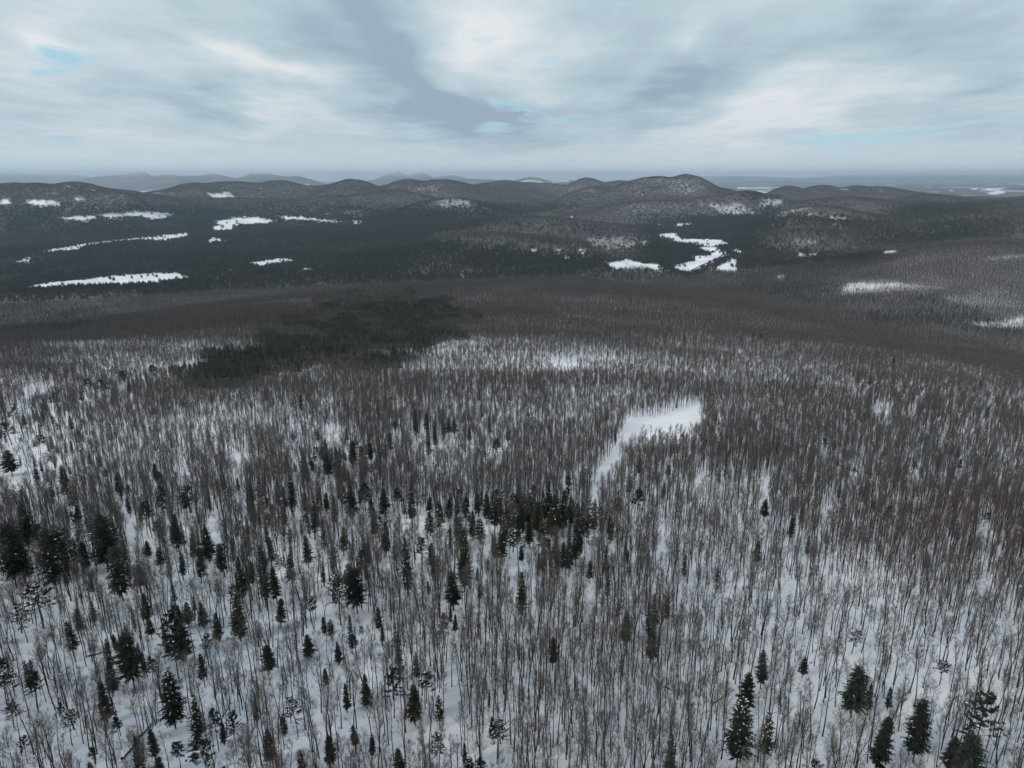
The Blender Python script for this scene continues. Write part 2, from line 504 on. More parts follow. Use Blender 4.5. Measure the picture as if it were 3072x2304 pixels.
PIXGAP = [  # open snow near the camera: polygons
    [(1872, 1275), (1890, 1255), (1965, 1253), (2050, 1225), (2098, 1210), (2106, 1252), (2060, 1278), (1990, 1284), (1930, 1288), (1895, 1300), (1878, 1320), (1862, 1318)],
    [(1864, 1305), (1882, 1310), (1852, 1370), (1812, 1430), (1797, 1460), (1798, 1500), (1788, 1545), (1770, 1545), (1779, 1470), (1798, 1412), (1838, 1353)],
    [(1976, 1575), (1992, 1575), (1993, 1670), (1977, 1670)],
]
ELL = [(60, 1238, 38, 16), (115, 1192, 46, 14), (646, 1600, 24, 44), (552, 1440, 22, 28), (80, 1474, 38, 22), (399, 1648, 18, 42), (257, 2061, 24, 46), (375, 2155, 18, 42),
       (298, 1908, 22, 32), (570, 2288, 30, 24), (976, 1815, 22, 50), (1146, 1954, 28, 26), (935, 2103, 22, 22), (1358, 2103, 32, 28),
       (1358, 2207, 22, 70), (1244, 2250, 28, 46), (1160, 2284, 26, 22), (955, 2190, 22, 36), (2726, 2028, 30, 44), (3012, 1912, 30, 54),
       (2484, 2150, 62, 30), (2697, 2246, 20, 44), (2944, 1771, 24, 30), (2848, 1965, 38, 24), (2814, 2110, 24, 16), (2105, 1453, 30, 26),
       (2290, 1460, 20, 34), (1420, 1745, 28, 22), (720, 1390, 40, 30), (1000, 1330, 30, 26), (2640, 1250, 34, 18), (1690, 1105, 40, 10),
       (2480, 1560, 30, 22), (2380, 1770, 26, 24)]


# ------------------------------------------------------------------ materials
def new_mat(name):
    m = bpy.data.materials.new(name)
    m.use_nodes = True
    m.node_tree.nodes.clear()
    return m


def shader(m, rough=0.9, spec=0.15):
    N, val, M, MIX, MAP, NOISE, lk = nodes_of(m.node_tree)
    o = N('ShaderNodeOutputMaterial')
    b = N('ShaderNodeBsdfPrincipled')
    b.inputs['Roughness'].default_value = rough
    b.inputs['Specular IOR Level'].default_value = spec
    lk.new(b.outputs[0], o.inputs[0])
    return b, (N, val, M, MIX, MAP, NOISE, lk)


def mat_snow(name='snow'):
    m = new_mat(name)
    b, (N, val, M, MIX, MAP, NOISE, lk) = shader(m, 0.75, 0.2)
    g = N('ShaderNodeNewGeometry')
    n = NOISE(g.outputs['Position'], 0.35, 5, 0.6)
    lk.new(MIX(n, (0.78, 0.77, 0.82), (0.86, 0.85, 0.88)), b.inputs['Base Color'])
    bp = N('ShaderNodeBump')
    bp.inputs['Strength'].default_value = 0.5
    bp.inputs['Distance'].default_value = 0.25
    lk.new(NOISE(g.outputs['Position'], 0.9, 4, 0.55), bp.inputs['Height'])
    lk.new(bp.outputs[0], b.inputs['Normal'])
    return m


def mat_terrain():
    m = new_mat('snowy_ground')
    b, (N, val, M, MIX, MAP, NOISE, lk) = shader(m, 0.8, 0.15)
    g = N('ShaderNodeNewGeometry')
    P = g.outputs['Position']
    at = N('ShaderNodeAttribute', attribute_name='wooded')
    wood = at.outputs['Fac']
    n = NOISE(P, 0.05, 6, 0.62)
    snow = MIX(n, (0.76, 0.75, 0.80), (0.86, 0.85, 0.88))
    drift = NOISE(P, 0.0075, 4, 0.6)
    snow = MIX(MAP(drift, 0.4, 0.66), snow, (0.64, 0.66, 0.73))
    # leaf litter, stumps and brush tips poking through the snow
    deb = MAP(NOISE(P, 1.9, 5, 0.7), 0.63, 0.75)
    deb = M('MULTIPLY', deb, MAP(NOISE(P, 0.045, 3, 0.5), 0.35, 0.6))
    snow = MIX(M('MULTIPLY', deb, 0.55), snow, (0.20, 0.18, 0.17))
    big = NOISE(P, 0.0013, 5, 0.55)
    fine = NOISE(P, 0.011, 5, 0.6)
    forest = MIX(MAP(big, 0.42, 0.58), (0.045, 0.050, 0.055), (0.13, 0.115, 0.11))
    forest = MIX(MAP(fine, 0.35, 0.7), forest, (0.115, 0.105, 0.105))
    # far ranges whiten with height: crest snow, plus haze put into the colour
    sepz = N('ShaderNodeSeparateXYZ')
    lk.new(P, sepz.inputs[0])
    crest = M('MULTIPLY', MAP(M('ADD', sepz.outputs[2], M('MULTIPLY', fine, 250.0)), 520, 1000), 0.75)
    forest = MIX(crest, forest, (0.72, 0.75, 0.8))
    lk.new(MIX(wood, snow, forest), b.inputs['Base Color'])
    bp = N('ShaderNodeBump')
    bp.inputs['Strength'].default_value = 0.6
    bp.inputs['Distance'].default_value = 0.3
    lk.new(NOISE(P, 0.7, 5, 0.6), bp.inputs['Height'])
    lk.new(bp.outputs[0], b.inputs['Normal'])
    return m


def mat_wood(name, a, c, red=0.0, scale=3.0):
    m = new_mat(name)
    b, (N, val, M, MIX, MAP, NOISE, lk) = shader(m, 0.95, 0.05)
    oi = N('ShaderNodeObjectInfo')
    g = N('ShaderNodeNewGeometry')
    n = NOISE(g.outputs['Position'], scale, 3, 0.6)
    col = MIX(n, a, c)
    r = oi.outputs['Random']
    if red:
        lo = NOISE(oi.outputs['Location'], 0.012, 2, 0.5)
        col = MIX(M('MULTIPLY', MAP(M('ADD', M('MULTIPLY', r, 0.25), lo), 0.74, 0.9), red), col, (0.100, 0.062, 0.056))
    hsv = N('ShaderNodeHueSaturation')
    lk.new(col, hsv.inputs['Color'])
    val(hsv.inputs['Value'], MAP(r, 0, 1, 0.72, 1.28, False))
    lk.new(hsv.outputs[0], b.inputs['Base Color'])
    return m


def mat_needles(name, a, c):
    m = new_mat(name)
    b, (N, val, M, MIX, MAP, NOISE, lk) = shader(m, 0.85, 0.1)
    oi = N('ShaderNodeObjectInfo')
    g = N('ShaderNodeNewGeometry')
    n = NOISE(g.outputs['Position'], 1.3, 3, 0.6)
    col = MIX(MAP(n, 0.3, 0.7), a, c)
    hsv = N('ShaderNodeHueSaturation')
    lk.new(col, hsv.inputs['Color'])
    r = oi.outputs['Random']
    val(hsv.inputs['Value'], MAP(r, 0, 1, 0.7, 1.35, False))
    val(hsv.inputs['Hue'], MAP(M('FRACT', M('MULTIPLY', r, 7.3)), 0, 1, 0.47, 0.53, False))
    lk.new(hsv.outputs[0], b.inputs['Base Color'])
    return m


def mat_plain(name, col, rough=0.7, var=0.15):
    m = new_mat(name)
    b, (N, val, M, MIX, MAP, NOISE, lk) = shader(m, rough, 0.2)
    g = N('ShaderNodeNewGeometry')
    n = NOISE(g.outputs['Position'], 1.5, 4, 0.6)
    lk.new(MIX(n, tuple(c * (1 - var) for c in col), tuple(min(c * (1 + var), 1) for c in col)), b.inputs['Base Color'])
    return m


MAT = dict(
    ground=mat_terrain(), snow=mat_snow(),
    bark=mat_wood('bark', (0.016, 0.014, 0.014), (0.042, 0.038, 0.037)),
    twig=mat_wood('twigs', (0.080, 0.072, 0.068), (0.120, 0.109, 0.103), red=0.8, scale=0.5),
    dbark=mat_wood('conifer_bark', (0.030, 0.026, 0.024), (0.065, 0.058, 0.054)),
    needle=mat_needles('needles', (0.013, 0.017, 0.014), (0.032, 0.038, 0.030)),
    olive=mat_needles('olive_needles', (0.020, 0.024, 0.011), (0.042, 0.045, 0.020)),
    asphalt=mat_plain('asphalt', (0.16, 0.16, 0.165), 0.9),
    white=mat_plain('white_clapboard', (0.72, 0.72, 0.70)), red=mat_plain('red_barn_boards', (0.22, 0.06, 0.045)),
    tan=mat_plain('tan_siding', (0.36, 0.31, 0.25)), dark=mat_plain('dark_opening', (0.03, 0.03, 0.035), 0.4),
    slate=mat_plain('grey_roofing', (0.16, 0.16, 0.17)), tower=mat_plain('white_tower_paint', (0.80, 0.80, 0.80), 0.5, 0.03),
)


# ------------------------------------------------------------------ mesh accumulator and tree builders
class Acc:
    def __init__(self):
        self.v, self.f, self.n = [], [], 0

    def add(self, v, f):
        self.v.append(np.asarray(v, float).reshape(-1, 3))
        n = self.n
        self.f.extend([tuple(i + n for i in q) for q in f])
        self.n += len(self.v[-1])

    def mesh(self, name, mat, smooth=False):
        me = bpy.data.meshes.new(name)
        v = np.concatenate(self.v) if self.v else np.zeros((0, 3))
        me.from_pydata(v.tolist(), [], self.f)
        me.materials.append(mat)
        if smooth:
            me.polygons.foreach_set('use_smooth', [True] * len(me.polygons))
        return me


def perp(t):
    a = np.array([0, 0, 1.0]) if abs(t[2]) < 0.9 else np.array([1.0, 0, 0])
    u = np.cross(t, a)
    u /= np.linalg.norm(u)
    return u, np.cross(t, u)


def tube(acc, pts, rad, n):
    pts = np.asarray(pts, float)
    vs, fs = [], []
    for i, p in enumerate(pts):
        t = pts[min(i + 1, len(pts) - 1)] - pts[max(i - 1, 0)]
        t /= np.linalg.norm(t) + 1e-9
        u, w = perp(t)
        for k in range(n):
            a = 2 * math.pi * k / n
            vs.append(p + rad[i] * (math.cos(a) * u + math.sin(a) * w))
    for i in range(len(pts) - 1):
        for k in range(n):
            k2 = (k + 1) % n
            fs.append((i * n + k, i * n + k2, (i + 1) * n + k2, (i + 1) * n + k))
    acc.add(vs, fs)


def thorn(acc, p, q, w, rg):
    """thin pointed blade from p to q"""
    d = q - p
    u, v = perp(d / (np.linalg.norm(d) + 1e-9))
    a = rg.uniform(0, math.pi)
    s = (math.cos(a) * u + math.sin(a) * v) * w * 0.5
    acc.add([p - s, p + s, q], [(0, 1, 2)])


def at_len(pts, f):
    x = f * (len(pts) - 1)
    i = min(int(x), len(pts) - 2)
    return pts[i] + (pts[i + 1] - pts[i]) * (x - i), pts[i + 1] - pts[i]


def bend(p, d, L, n, up, wob, rg):
    pts = [p]
    d = d / np.linalg.norm(d)
    for i in range(n):
        d = d + np.array([0, 0, up]) + rg.normal(0, wob, 3)
        d /= np.linalg.norm(d)
        pts.append(pts[-1] + d * L / n)
    return np.array(pts)


def out_dir(t, tilt, rg):
    t = t / np.linalg.norm(t)
    u, v = perp(t)
    a = rg.uniform(0, 2 * math.pi)
    return t * math.cos(tilt) + (math.cos(a) * u + math.sin(a) * v) * math.sin(tilt)


def hardwood(seed, h, spread=1.0, crown0=0.45, fork=False, dense=1.0, lod=0):
    rg = np.random.default_rng(seed)
    A, B = Acc(), Acc()
    stems = []
    lean = rg.normal(0, 0.035, 2)
    d0 = np.array([lean[0], lean[1], 1.0])
    r0 = 0.0080 * h + 0.022
    nt = 8 if lod == 0 else 3
    if fork:
        f0 = rg.uniform(0.3, 0.45)
        base = bend(np.zeros(3), d0, h * f0, 4 if lod == 0 else 2, 0.0, 0.02, rg)
        tube(A, np.vstack([base[:1] - [0, 0, .6], base]), np.r_[r0 * 1.25, np.linspace(r0 * 1.15, r0 * .9, len(base))], 6 if lod == 0 else 3)
        for s in range(2 if rg.random() < 0.6 else 3):
            d = out_dir(base[-1] - base[-2], rg.uniform(0.12, 0.3), rg)
            p = bend(base[-1], d, h * (1 - f0) * rg.uniform(.85, 1), nt - 2 if lod == 0 else 3, 0.05, 0.05, rg)
            stems.append((p, r0 * .62, 0.15))
    else:
        p = bend(np.zeros(3), d0, h * 0.97, nt, 0.02, 0.035, rg)
        stems.append((p, r0, crown0))
    for pts, r, c0 in stems:
        q = pts if fork else np.vstack([pts[:1] - [0, 0, .6], pts])
        rr = np.linspace(r * 1.1, 0.018 if lod == 0 else 0.03, len(q)) ** 1.0
        tube(A, q, rr, 6 if lod == 0 else 3)
        npri = int((15 if lod == 0 else 9) * dense * (0.62 if fork else 1.0))
        for i in range(npri):
            f = c0 + (0.97 - c0) * (i + rg.uniform(0, 1)) / npri
            b, t = at_len(pts, f)
            rem = (1 - f) * h * (0.62 if fork else 1.0)
            L = (0.42 * rem + 1.3) * rg.uniform(.7, 1.15) * (0.8 + 0.2 * spread)
            dd = out_dir(t, rg.uniform(.45, .85) * spread, rg)
            rb = max(0.02, r * 0.36 * (1.15 - f))
            if lod == 0:
                bp = bend(b, dd, L, 4, 0.16, 0.09, rg)
                tube(A, bp, np.linspace(rb, 0.012, len(bp)), 4)
                for j in range(int(8 * dense)):
                    g = rg.uniform(.2, 1.0)
                    c, ct = at_len(bp, min(g, .99))
                    l2 = L * rg.uniform(.28, .5) * (1.15 - .5 * g)
                    e = bend(c, out_dir(ct, rg.uniform(.4, .9), rg), l2, 2, 0.14, 0.12, rg)
                    tube(B, e, [0.018, 0.013, 0.007], 3)
                    for k in range(7):
                        s, st = at_len(e, rg.uniform(.2, .99))
                        tip = s + out_dir(st, rg.uniform(.3, .95), rg) * rg.uniform(.45, 1.15) + np.array([0, 0, .15])
                        thorn(B, s, tip, 0.022, rg)
            else:
                bp = bend(b, dd, L, 2, 0.2, 0.08, rg)
                thorn(B, bp[0], bp[2], rb * 2.4, rg)
                for j in range(int(18 * dense)):
                    c, ct = at_len(bp, rg.uniform(.15, .99))
                    tip = c + out_dir(ct, rg.uniform(.3, .95), rg) * rg.uniform(.9, 1.9) + np.array([0, 0, .25])
                    thorn(B, c, tip, 0.11, rg)
    return A, B


def spruce(seed, h, width=0.15, power=0.85, c0=0.16, gaps=0.08, snow=0.0, lod=0):
    rg = np.random.default_rng(seed)
    A, B, S = Acc(), Acc(), Acc()
    r0 = 0.011 * h
    tp = bend(np.zeros(3), np.array([rg.normal(0, .015), rg.normal(0, .015), 1.0]), h, 5, 0.0, 0.006, rg)
    tube(A, np.vstack([tp[:1] - [0, 0, .6], tp]), np.r_[r0 * 1.2, np.linspace(r0, 0.015, 6)], 6 if lod == 0 else 3)
    step = 0.42 if lod == 0 else 1.0
    z = c0 * h
    lop = rg.uniform(0, 6.28)
    while z < h * 0.985:
        t = (z / h - c0) / (1 - c0)
        prof = (1 - t) ** power * (0.62 + 0.38 * min(1, t / 0.12))
        nb = int(rg.integers(5, 8)) if lod == 0 else 5
        a0 = rg.uniform(0, 6.28)
        for k in range(nb):
            if rg.random() < gaps:
                continue
            a = a0 + 6.283 * k / nb + rg.normal(0, .2)
            L = max(0.28, width * h * prof * rg.uniform(.62, 1.18) * (1 + 0.14 * math.cos(a - lop)))
            b, _ = at_len(tp, z / h)
            tilt = 0.45 * t - 0.28 + rg.normal(0, .1)
            d = np.array([math.cos(a), math.sin(a), tilt])
            d /= np.linalg.norm(d)
            side = np.array([-math.sin(a), math.cos(a), 0.0])
            nseg = 3
            P = [b]
            dd = d.copy()
            for s in range(nseg):
                dd = dd + np.array([0, 0, 0.06 * (s - 0.6)])
                dd /= np.linalg.norm(dd)
                P.append(P[-1] + dd * L / nseg)
            P = np.array(P)
            if lod == 0:
                w = max(.1, .13 * L)
                B.add([P[1] - side * w, P[1] + side * w, P[3], P[0]], [(3, 0, 1), (0, 2, 1)])
                m = 11
                for j in range(m):
                    f = 0.18 + 0.8 * (j + rg.uniform(0, 1)) / m
                    c, ct = at_len(P, min(f, .99))
                    sg = 1 if j % 2 else -1
                    l2 = (0.16 + 0.34 * L * (1.1 - 0.75 * f)) * rg.uniform(.7, 1.25)
                    di = dd * 0.75 + side * sg * rg.uniform(.45, 1.0) + np.array([0, 0, rg.normal(-.22, .24)])
                    di /= np.linalg.norm(di)
                    tip = c + di * l2
                    ww = 0.30 * l2 + .03
                    nn = np.cross(di, np.array([rg.normal(0, .5), rg.normal(0, .5), 1.0]))
                    nn /= np.linalg.norm(nn) + 1e-9
                    mid = c + di * l2 * .45
                    B.add([c, mid - nn * ww * .5, tip, mid + nn * ww * .5], [(0, 1, 2, 3)])
                if snow and rg.random() < snow:
                    for q in range(1 + int(rg.random() < .5)):
                        c, _ = at_len(P, rg.uniform(.5, .98))
                        sx, sy, sz = rg.uniform(.12, .32), rg.uniform(.09, .2), rg.uniform(.05, .11)
                        c = c + np.array([0, 0, .07])
                        ring = [c + dd * sx * math.cos(u) * rg.uniform(.7, 1.2) + side * sy * math.sin(u) * rg.uniform(.7, 1.2) for u in np.arange(6) * math.pi / 3]
                        S.add(ring + [c + np.array([0, 0, sz]), c - np.array([0, 0, sz * .6])],
                              [(i, (i + 1) % 6, 6) for i in range(6)] + [((i + 1) % 6, i, 7) for i in range(6)])
            else:
                w = 0.30 * L + .12
                B.add([P[0] + [0, 0, .35], P[2] - side * w - [0, 0, .25], P[3], P[2] + side * w - [0, 0, .25]], [(0, 1, 2), (0, 2, 3)])
        z += step * rg.uniform(.8, 1.2) * (1 if lod else (1.15 - .45 * t))
    for k in range(5):                                     # the leader
        a = 1.257 * k
        b = tp[-1] - np.array([0, 0, .35])
        thorn(B, b, b + np.array([math.cos(a) * .16, math.sin(a) * .16, .5]), .1, rg)
    return A, B, S


def pine(seed, h, c0=0.52, width=0.19, snow=0.0, tufts=7):
    rg = np.random.default_rng(seed)
    A, B, S = Acc(), Acc(), Acc()
    r0 = 0.0105 * h
    tp = bend(np.zeros(3), np.array([rg.normal(0, .03), rg.normal(0, .03), 1.0]), h * .97, 7, 0.02, 0.025, rg)
    tube(A, np.vstack([tp[:1] - [0, 0, .6], tp]), np.r_[r0 * 1.2, np.linspace(r0, 0.03, 8)], 6)
    for k in range(6):                                     # dead stubs under the crown
        b, _ = at_len(tp, rg.uniform(.25, c0))
        a = rg.uniform(0, 6.28)
        thorn(A, b, b + np.array([math.cos(a), math.sin(a), rg.uniform(-.2, .3)]) * rg.uniform(.5, 1.5), .05, rg)
    nl = 34
    for i in range(nl):
        f = c0 + (0.985 - c0) * (i + rg.uniform(0, .9)) / nl
        t = (f - c0) / (1 - c0)
        b, _ = at_len(tp, f)
        a = 2.4 * i + rg.normal(0, .5)
        L = width * h * (0.45 + 0.75 * math.sin(math.pi * min(1, (0.25 + 0.72 * t)))) * rg.uniform(.55, 1.2) * (1 - .45 * t)
        d = np.array([math.cos(a), math.sin(a), 0.12 + .75 * t + rg.normal(0, .1)])
        P = bend(b, d, L, 3, .08, .1, rg)
        tube(A, P, [.05, .035, .025, .01], 3)
        for j in range(tufts):
            c, ct = at_len(P, min(.99, .35 + .65 * (j + rg.uniform(0, 1)) / tufts))
            c = c + rg.normal(0, .16, 3) * [1, 1, .5]
            for k in range(15):
                di = rg.normal(0, 1, 3) * [1, 1, .55] + [0, 0, .35] + ct / np.linalg.norm(ct) * .8
                di /= np.linalg.norm(di)
                l2 = rg.uniform(.28, .62)
                nn, _ = perp(di)
                nn = nn * math.cos(k) + np.cross(di, nn) * math.sin(k)
                m = c + di * l2 * .5
                B.add([c, m - nn * .075, c + di * l2, m + nn * .075], [(0, 1, 2, 3)])
            if snow and rg.random() < snow:
                s = rg.uniform(.15, .4)
                e = c + np.array([0, 0, .22])
                ring = [e + np.array([math.cos(u) * s * rg.uniform(.7, 1.2), math.sin(u) * s * .7 * rg.uniform(.7, 1.2), 0]) for u in np.arange(6) * math.pi / 3]
                S.add(ring + [e + [0, 0, s * .4], e - [0, 0, s * .3]], [(i, (i + 1) % 6, 6) for i in range(6)] + [((i + 1) % 6, i, 7) for i in range(6)])
    return A, B, S


def merge_mesh(name, parts):
    """several accumulators, one material each -> one mesh"""
    me = bpy.data.meshes.new(name)
    v, f, mi, n = [], [], [], 0
    for k, (acc, mat) in enumerate(parts):
        if acc.n == 0:
            continue
        v.append(np.concatenate(acc.v))
        f.extend([tuple(i + n for i in q) for q in acc.f])
        mi.extend([k] * len(acc.f))
        n += acc.n
    for _, mat in parts:
        me.materials.append(mat)
    me.from_pydata(np.concatenate(v).tolist(), [], f)
    me.polygons.foreach_set('material_index', mi)
    return me


# hardwood variants: (height, meshes)
HW = []
for i, (h, sp, c0, fk, de) in enumerate([(18, 1.0, .48, False, 1.0), (19.5, .85, .55, False, .95), (17, 1.15, .42, False, 1.1), (20, .8, .6, False, .85),
                                         (18, 1.0, .4, True, 1.0), (16.5, 1.1, .4, True, 1.05), (21, .95, .5, False, 1.05), (15.5, .9, .5, False, .8),
                                         (19, 1.2, .38, True, 1.1), (9, .9, .3, False, .6), (6.5, 1.0, .22, False, .5), (14, .75, .55, False, .5), (12, .8, .45, False, .55)]):
    A, B = hardwood(100 + i, h, sp, c0, fk, de)
    HW.append((h, A, B, A.mesh('hardwood_trunk', MAT['bark'], True), B.mesh('hardwood_crown', MAT['twig'])))
# conifer variants per type
SPEC = {
    's': [dict(width=.14, power=.6, c0=.2), dict(width=.125, power=.52, c0=.22, gaps=.1), dict(width=.16, power=.72), dict(width=.135, power=.6, c0=.28, gaps=.16)],
    'h': [dict(width=.21, power=.48, c0=.22, gaps=.1), dict(width=.24, power=.42, c0=.26, gaps=.14)],
    'n': [dict(width=.10, power=.55, c0=.16, gaps=.08), dict(width=.09, power=.5, c0=.22, gaps=.18)],
}
CF = {}
for k, lst in SPEC.items():
    for sn in (0, 1):
        out = []
        for i, kw in enumerate(lst):
            A, B, S = spruce(300 + 10 * i + ord(k), 16.0, snow=.42 if sn else .05, **kw)
            out.append((16.0, A, B, S, A.mesh(k + '_trunk', MAT['dbark'], True), B.mesh(k + '_crown', MAT['needle']), S.mesh('snow', MAT['snow'], True), B.mesh(k + '_olive', MAT['olive'])))
        CF[k, sn] = out
for sn in (0, 1):
    out = []
    for i, (c0, w) in enumerate([(.52, .19), (.6, .16), (.45, .2)]):
        A, B, S = pine(500 + i, 17.0, c0, w, snow=.38 if sn else .04)
        out.append((17.0, A, B, S, A.mesh('pine_trunk', MAT['dbark'], True), B.mesh('pine_crown', MAT['needle']), S.mesh('snow', MAT['snow'], True), B.mesh('pine_olive', MAT['olive'])))
    CF['p', sn] = out

# ------------------------------------------------------------------ the ground
WOOD = .76 * sstep(GR, 700, 1500) + .18 * sstep(GR, 2800, 4800) + .06 * sstep(GR, 12500, 15000)
gpx, gpy = project(GX, GY, GZ)
infront = (GY > 500)
for poly in FAR_FIELDS + FIELDS:
    WOOD[in_poly(gpx, gpy, poly) & infront & (GR > 1300)] = 0.0
_jx = (fbm(GX, GY, 220, 101, 3) - .5) * 60
_jy = (fbm(GX, GY, 220, 103, 3) - .5) * 22
for poly, k in THIN:
    p = in_poly(gpx + _jx, gpy + _jy, poly) & infront & (GR > 1300)
    WOOD[p] *= np.where(k < .23, np.where(GR[p] > 6000, .62, .3), np.where(GR[p] > 6000, .84 + .16 * k, .6 + .4 * k))
far_noise = fbm(GX, GY, 1500, 77, 3)
WOOD = np.where((GR > 15000) & (GR < 26000) & (far_noise > .62), 0.25, WOOD)


def build_ground():
    na, nr = GX.shape
    v = np.stack([GX, GY, GZ], -1).reshape(-1, 3)
    v = np.vstack([v, [[0, 0, float(height(np.array([0.]), np.array([0.]))[0])]]])
    ia = np.arange(na)
    ib = (ia + 1) % na
    r = np.arange(nr - 1)
    a = (ia[:, None] * nr + r[None]).ravel()
    b = (ib[:, None] * nr + r[None]).ravel()
    quads = np.stack([a, a + 1, b + 1, b], -1)
    tris = np.stack([np.full(na, na * nr), ia * nr, ib * nr], -1)
    me = bpy.data.meshes.new('ground')
    me.vertices.add(len(v))
    me.vertices.foreach_set('co', v.ravel())
    me.loops.add(quads.size + tris.size)
    me.loops.foreach_set('vertex_index', np.concatenate([quads[:, ::-1].ravel(), tris[:, ::-1].ravel()]))
    me.polygons.add(len(quads) + len(tris))
    ls = np.concatenate([np.arange(len(quads)) * 4, quads.size + np.arange(len(tris)) * 3])
    me.polygons.foreach_set('loop_start', ls)
    me.update(calc_edges=True)
    me.validate()
    me.polygons.foreach_set('use_smooth', np.ones(len(me.polygons), bool))
    at = me.attributes.new('wooded', 'FLOAT', 'POINT')
    at.data.foreach_set('value', np.r_[WOOD.reshape(-1), 0.0])
    me.materials.append(MAT['ground'])
    o = bpy.data.objects.new('ground', me)
    COL.objects.link(o)
    o['kind'] = 'structure'
    o['label'] = 'snow covered spur, valley floor, hills and far mountains'
    return o


ground = build_ground()


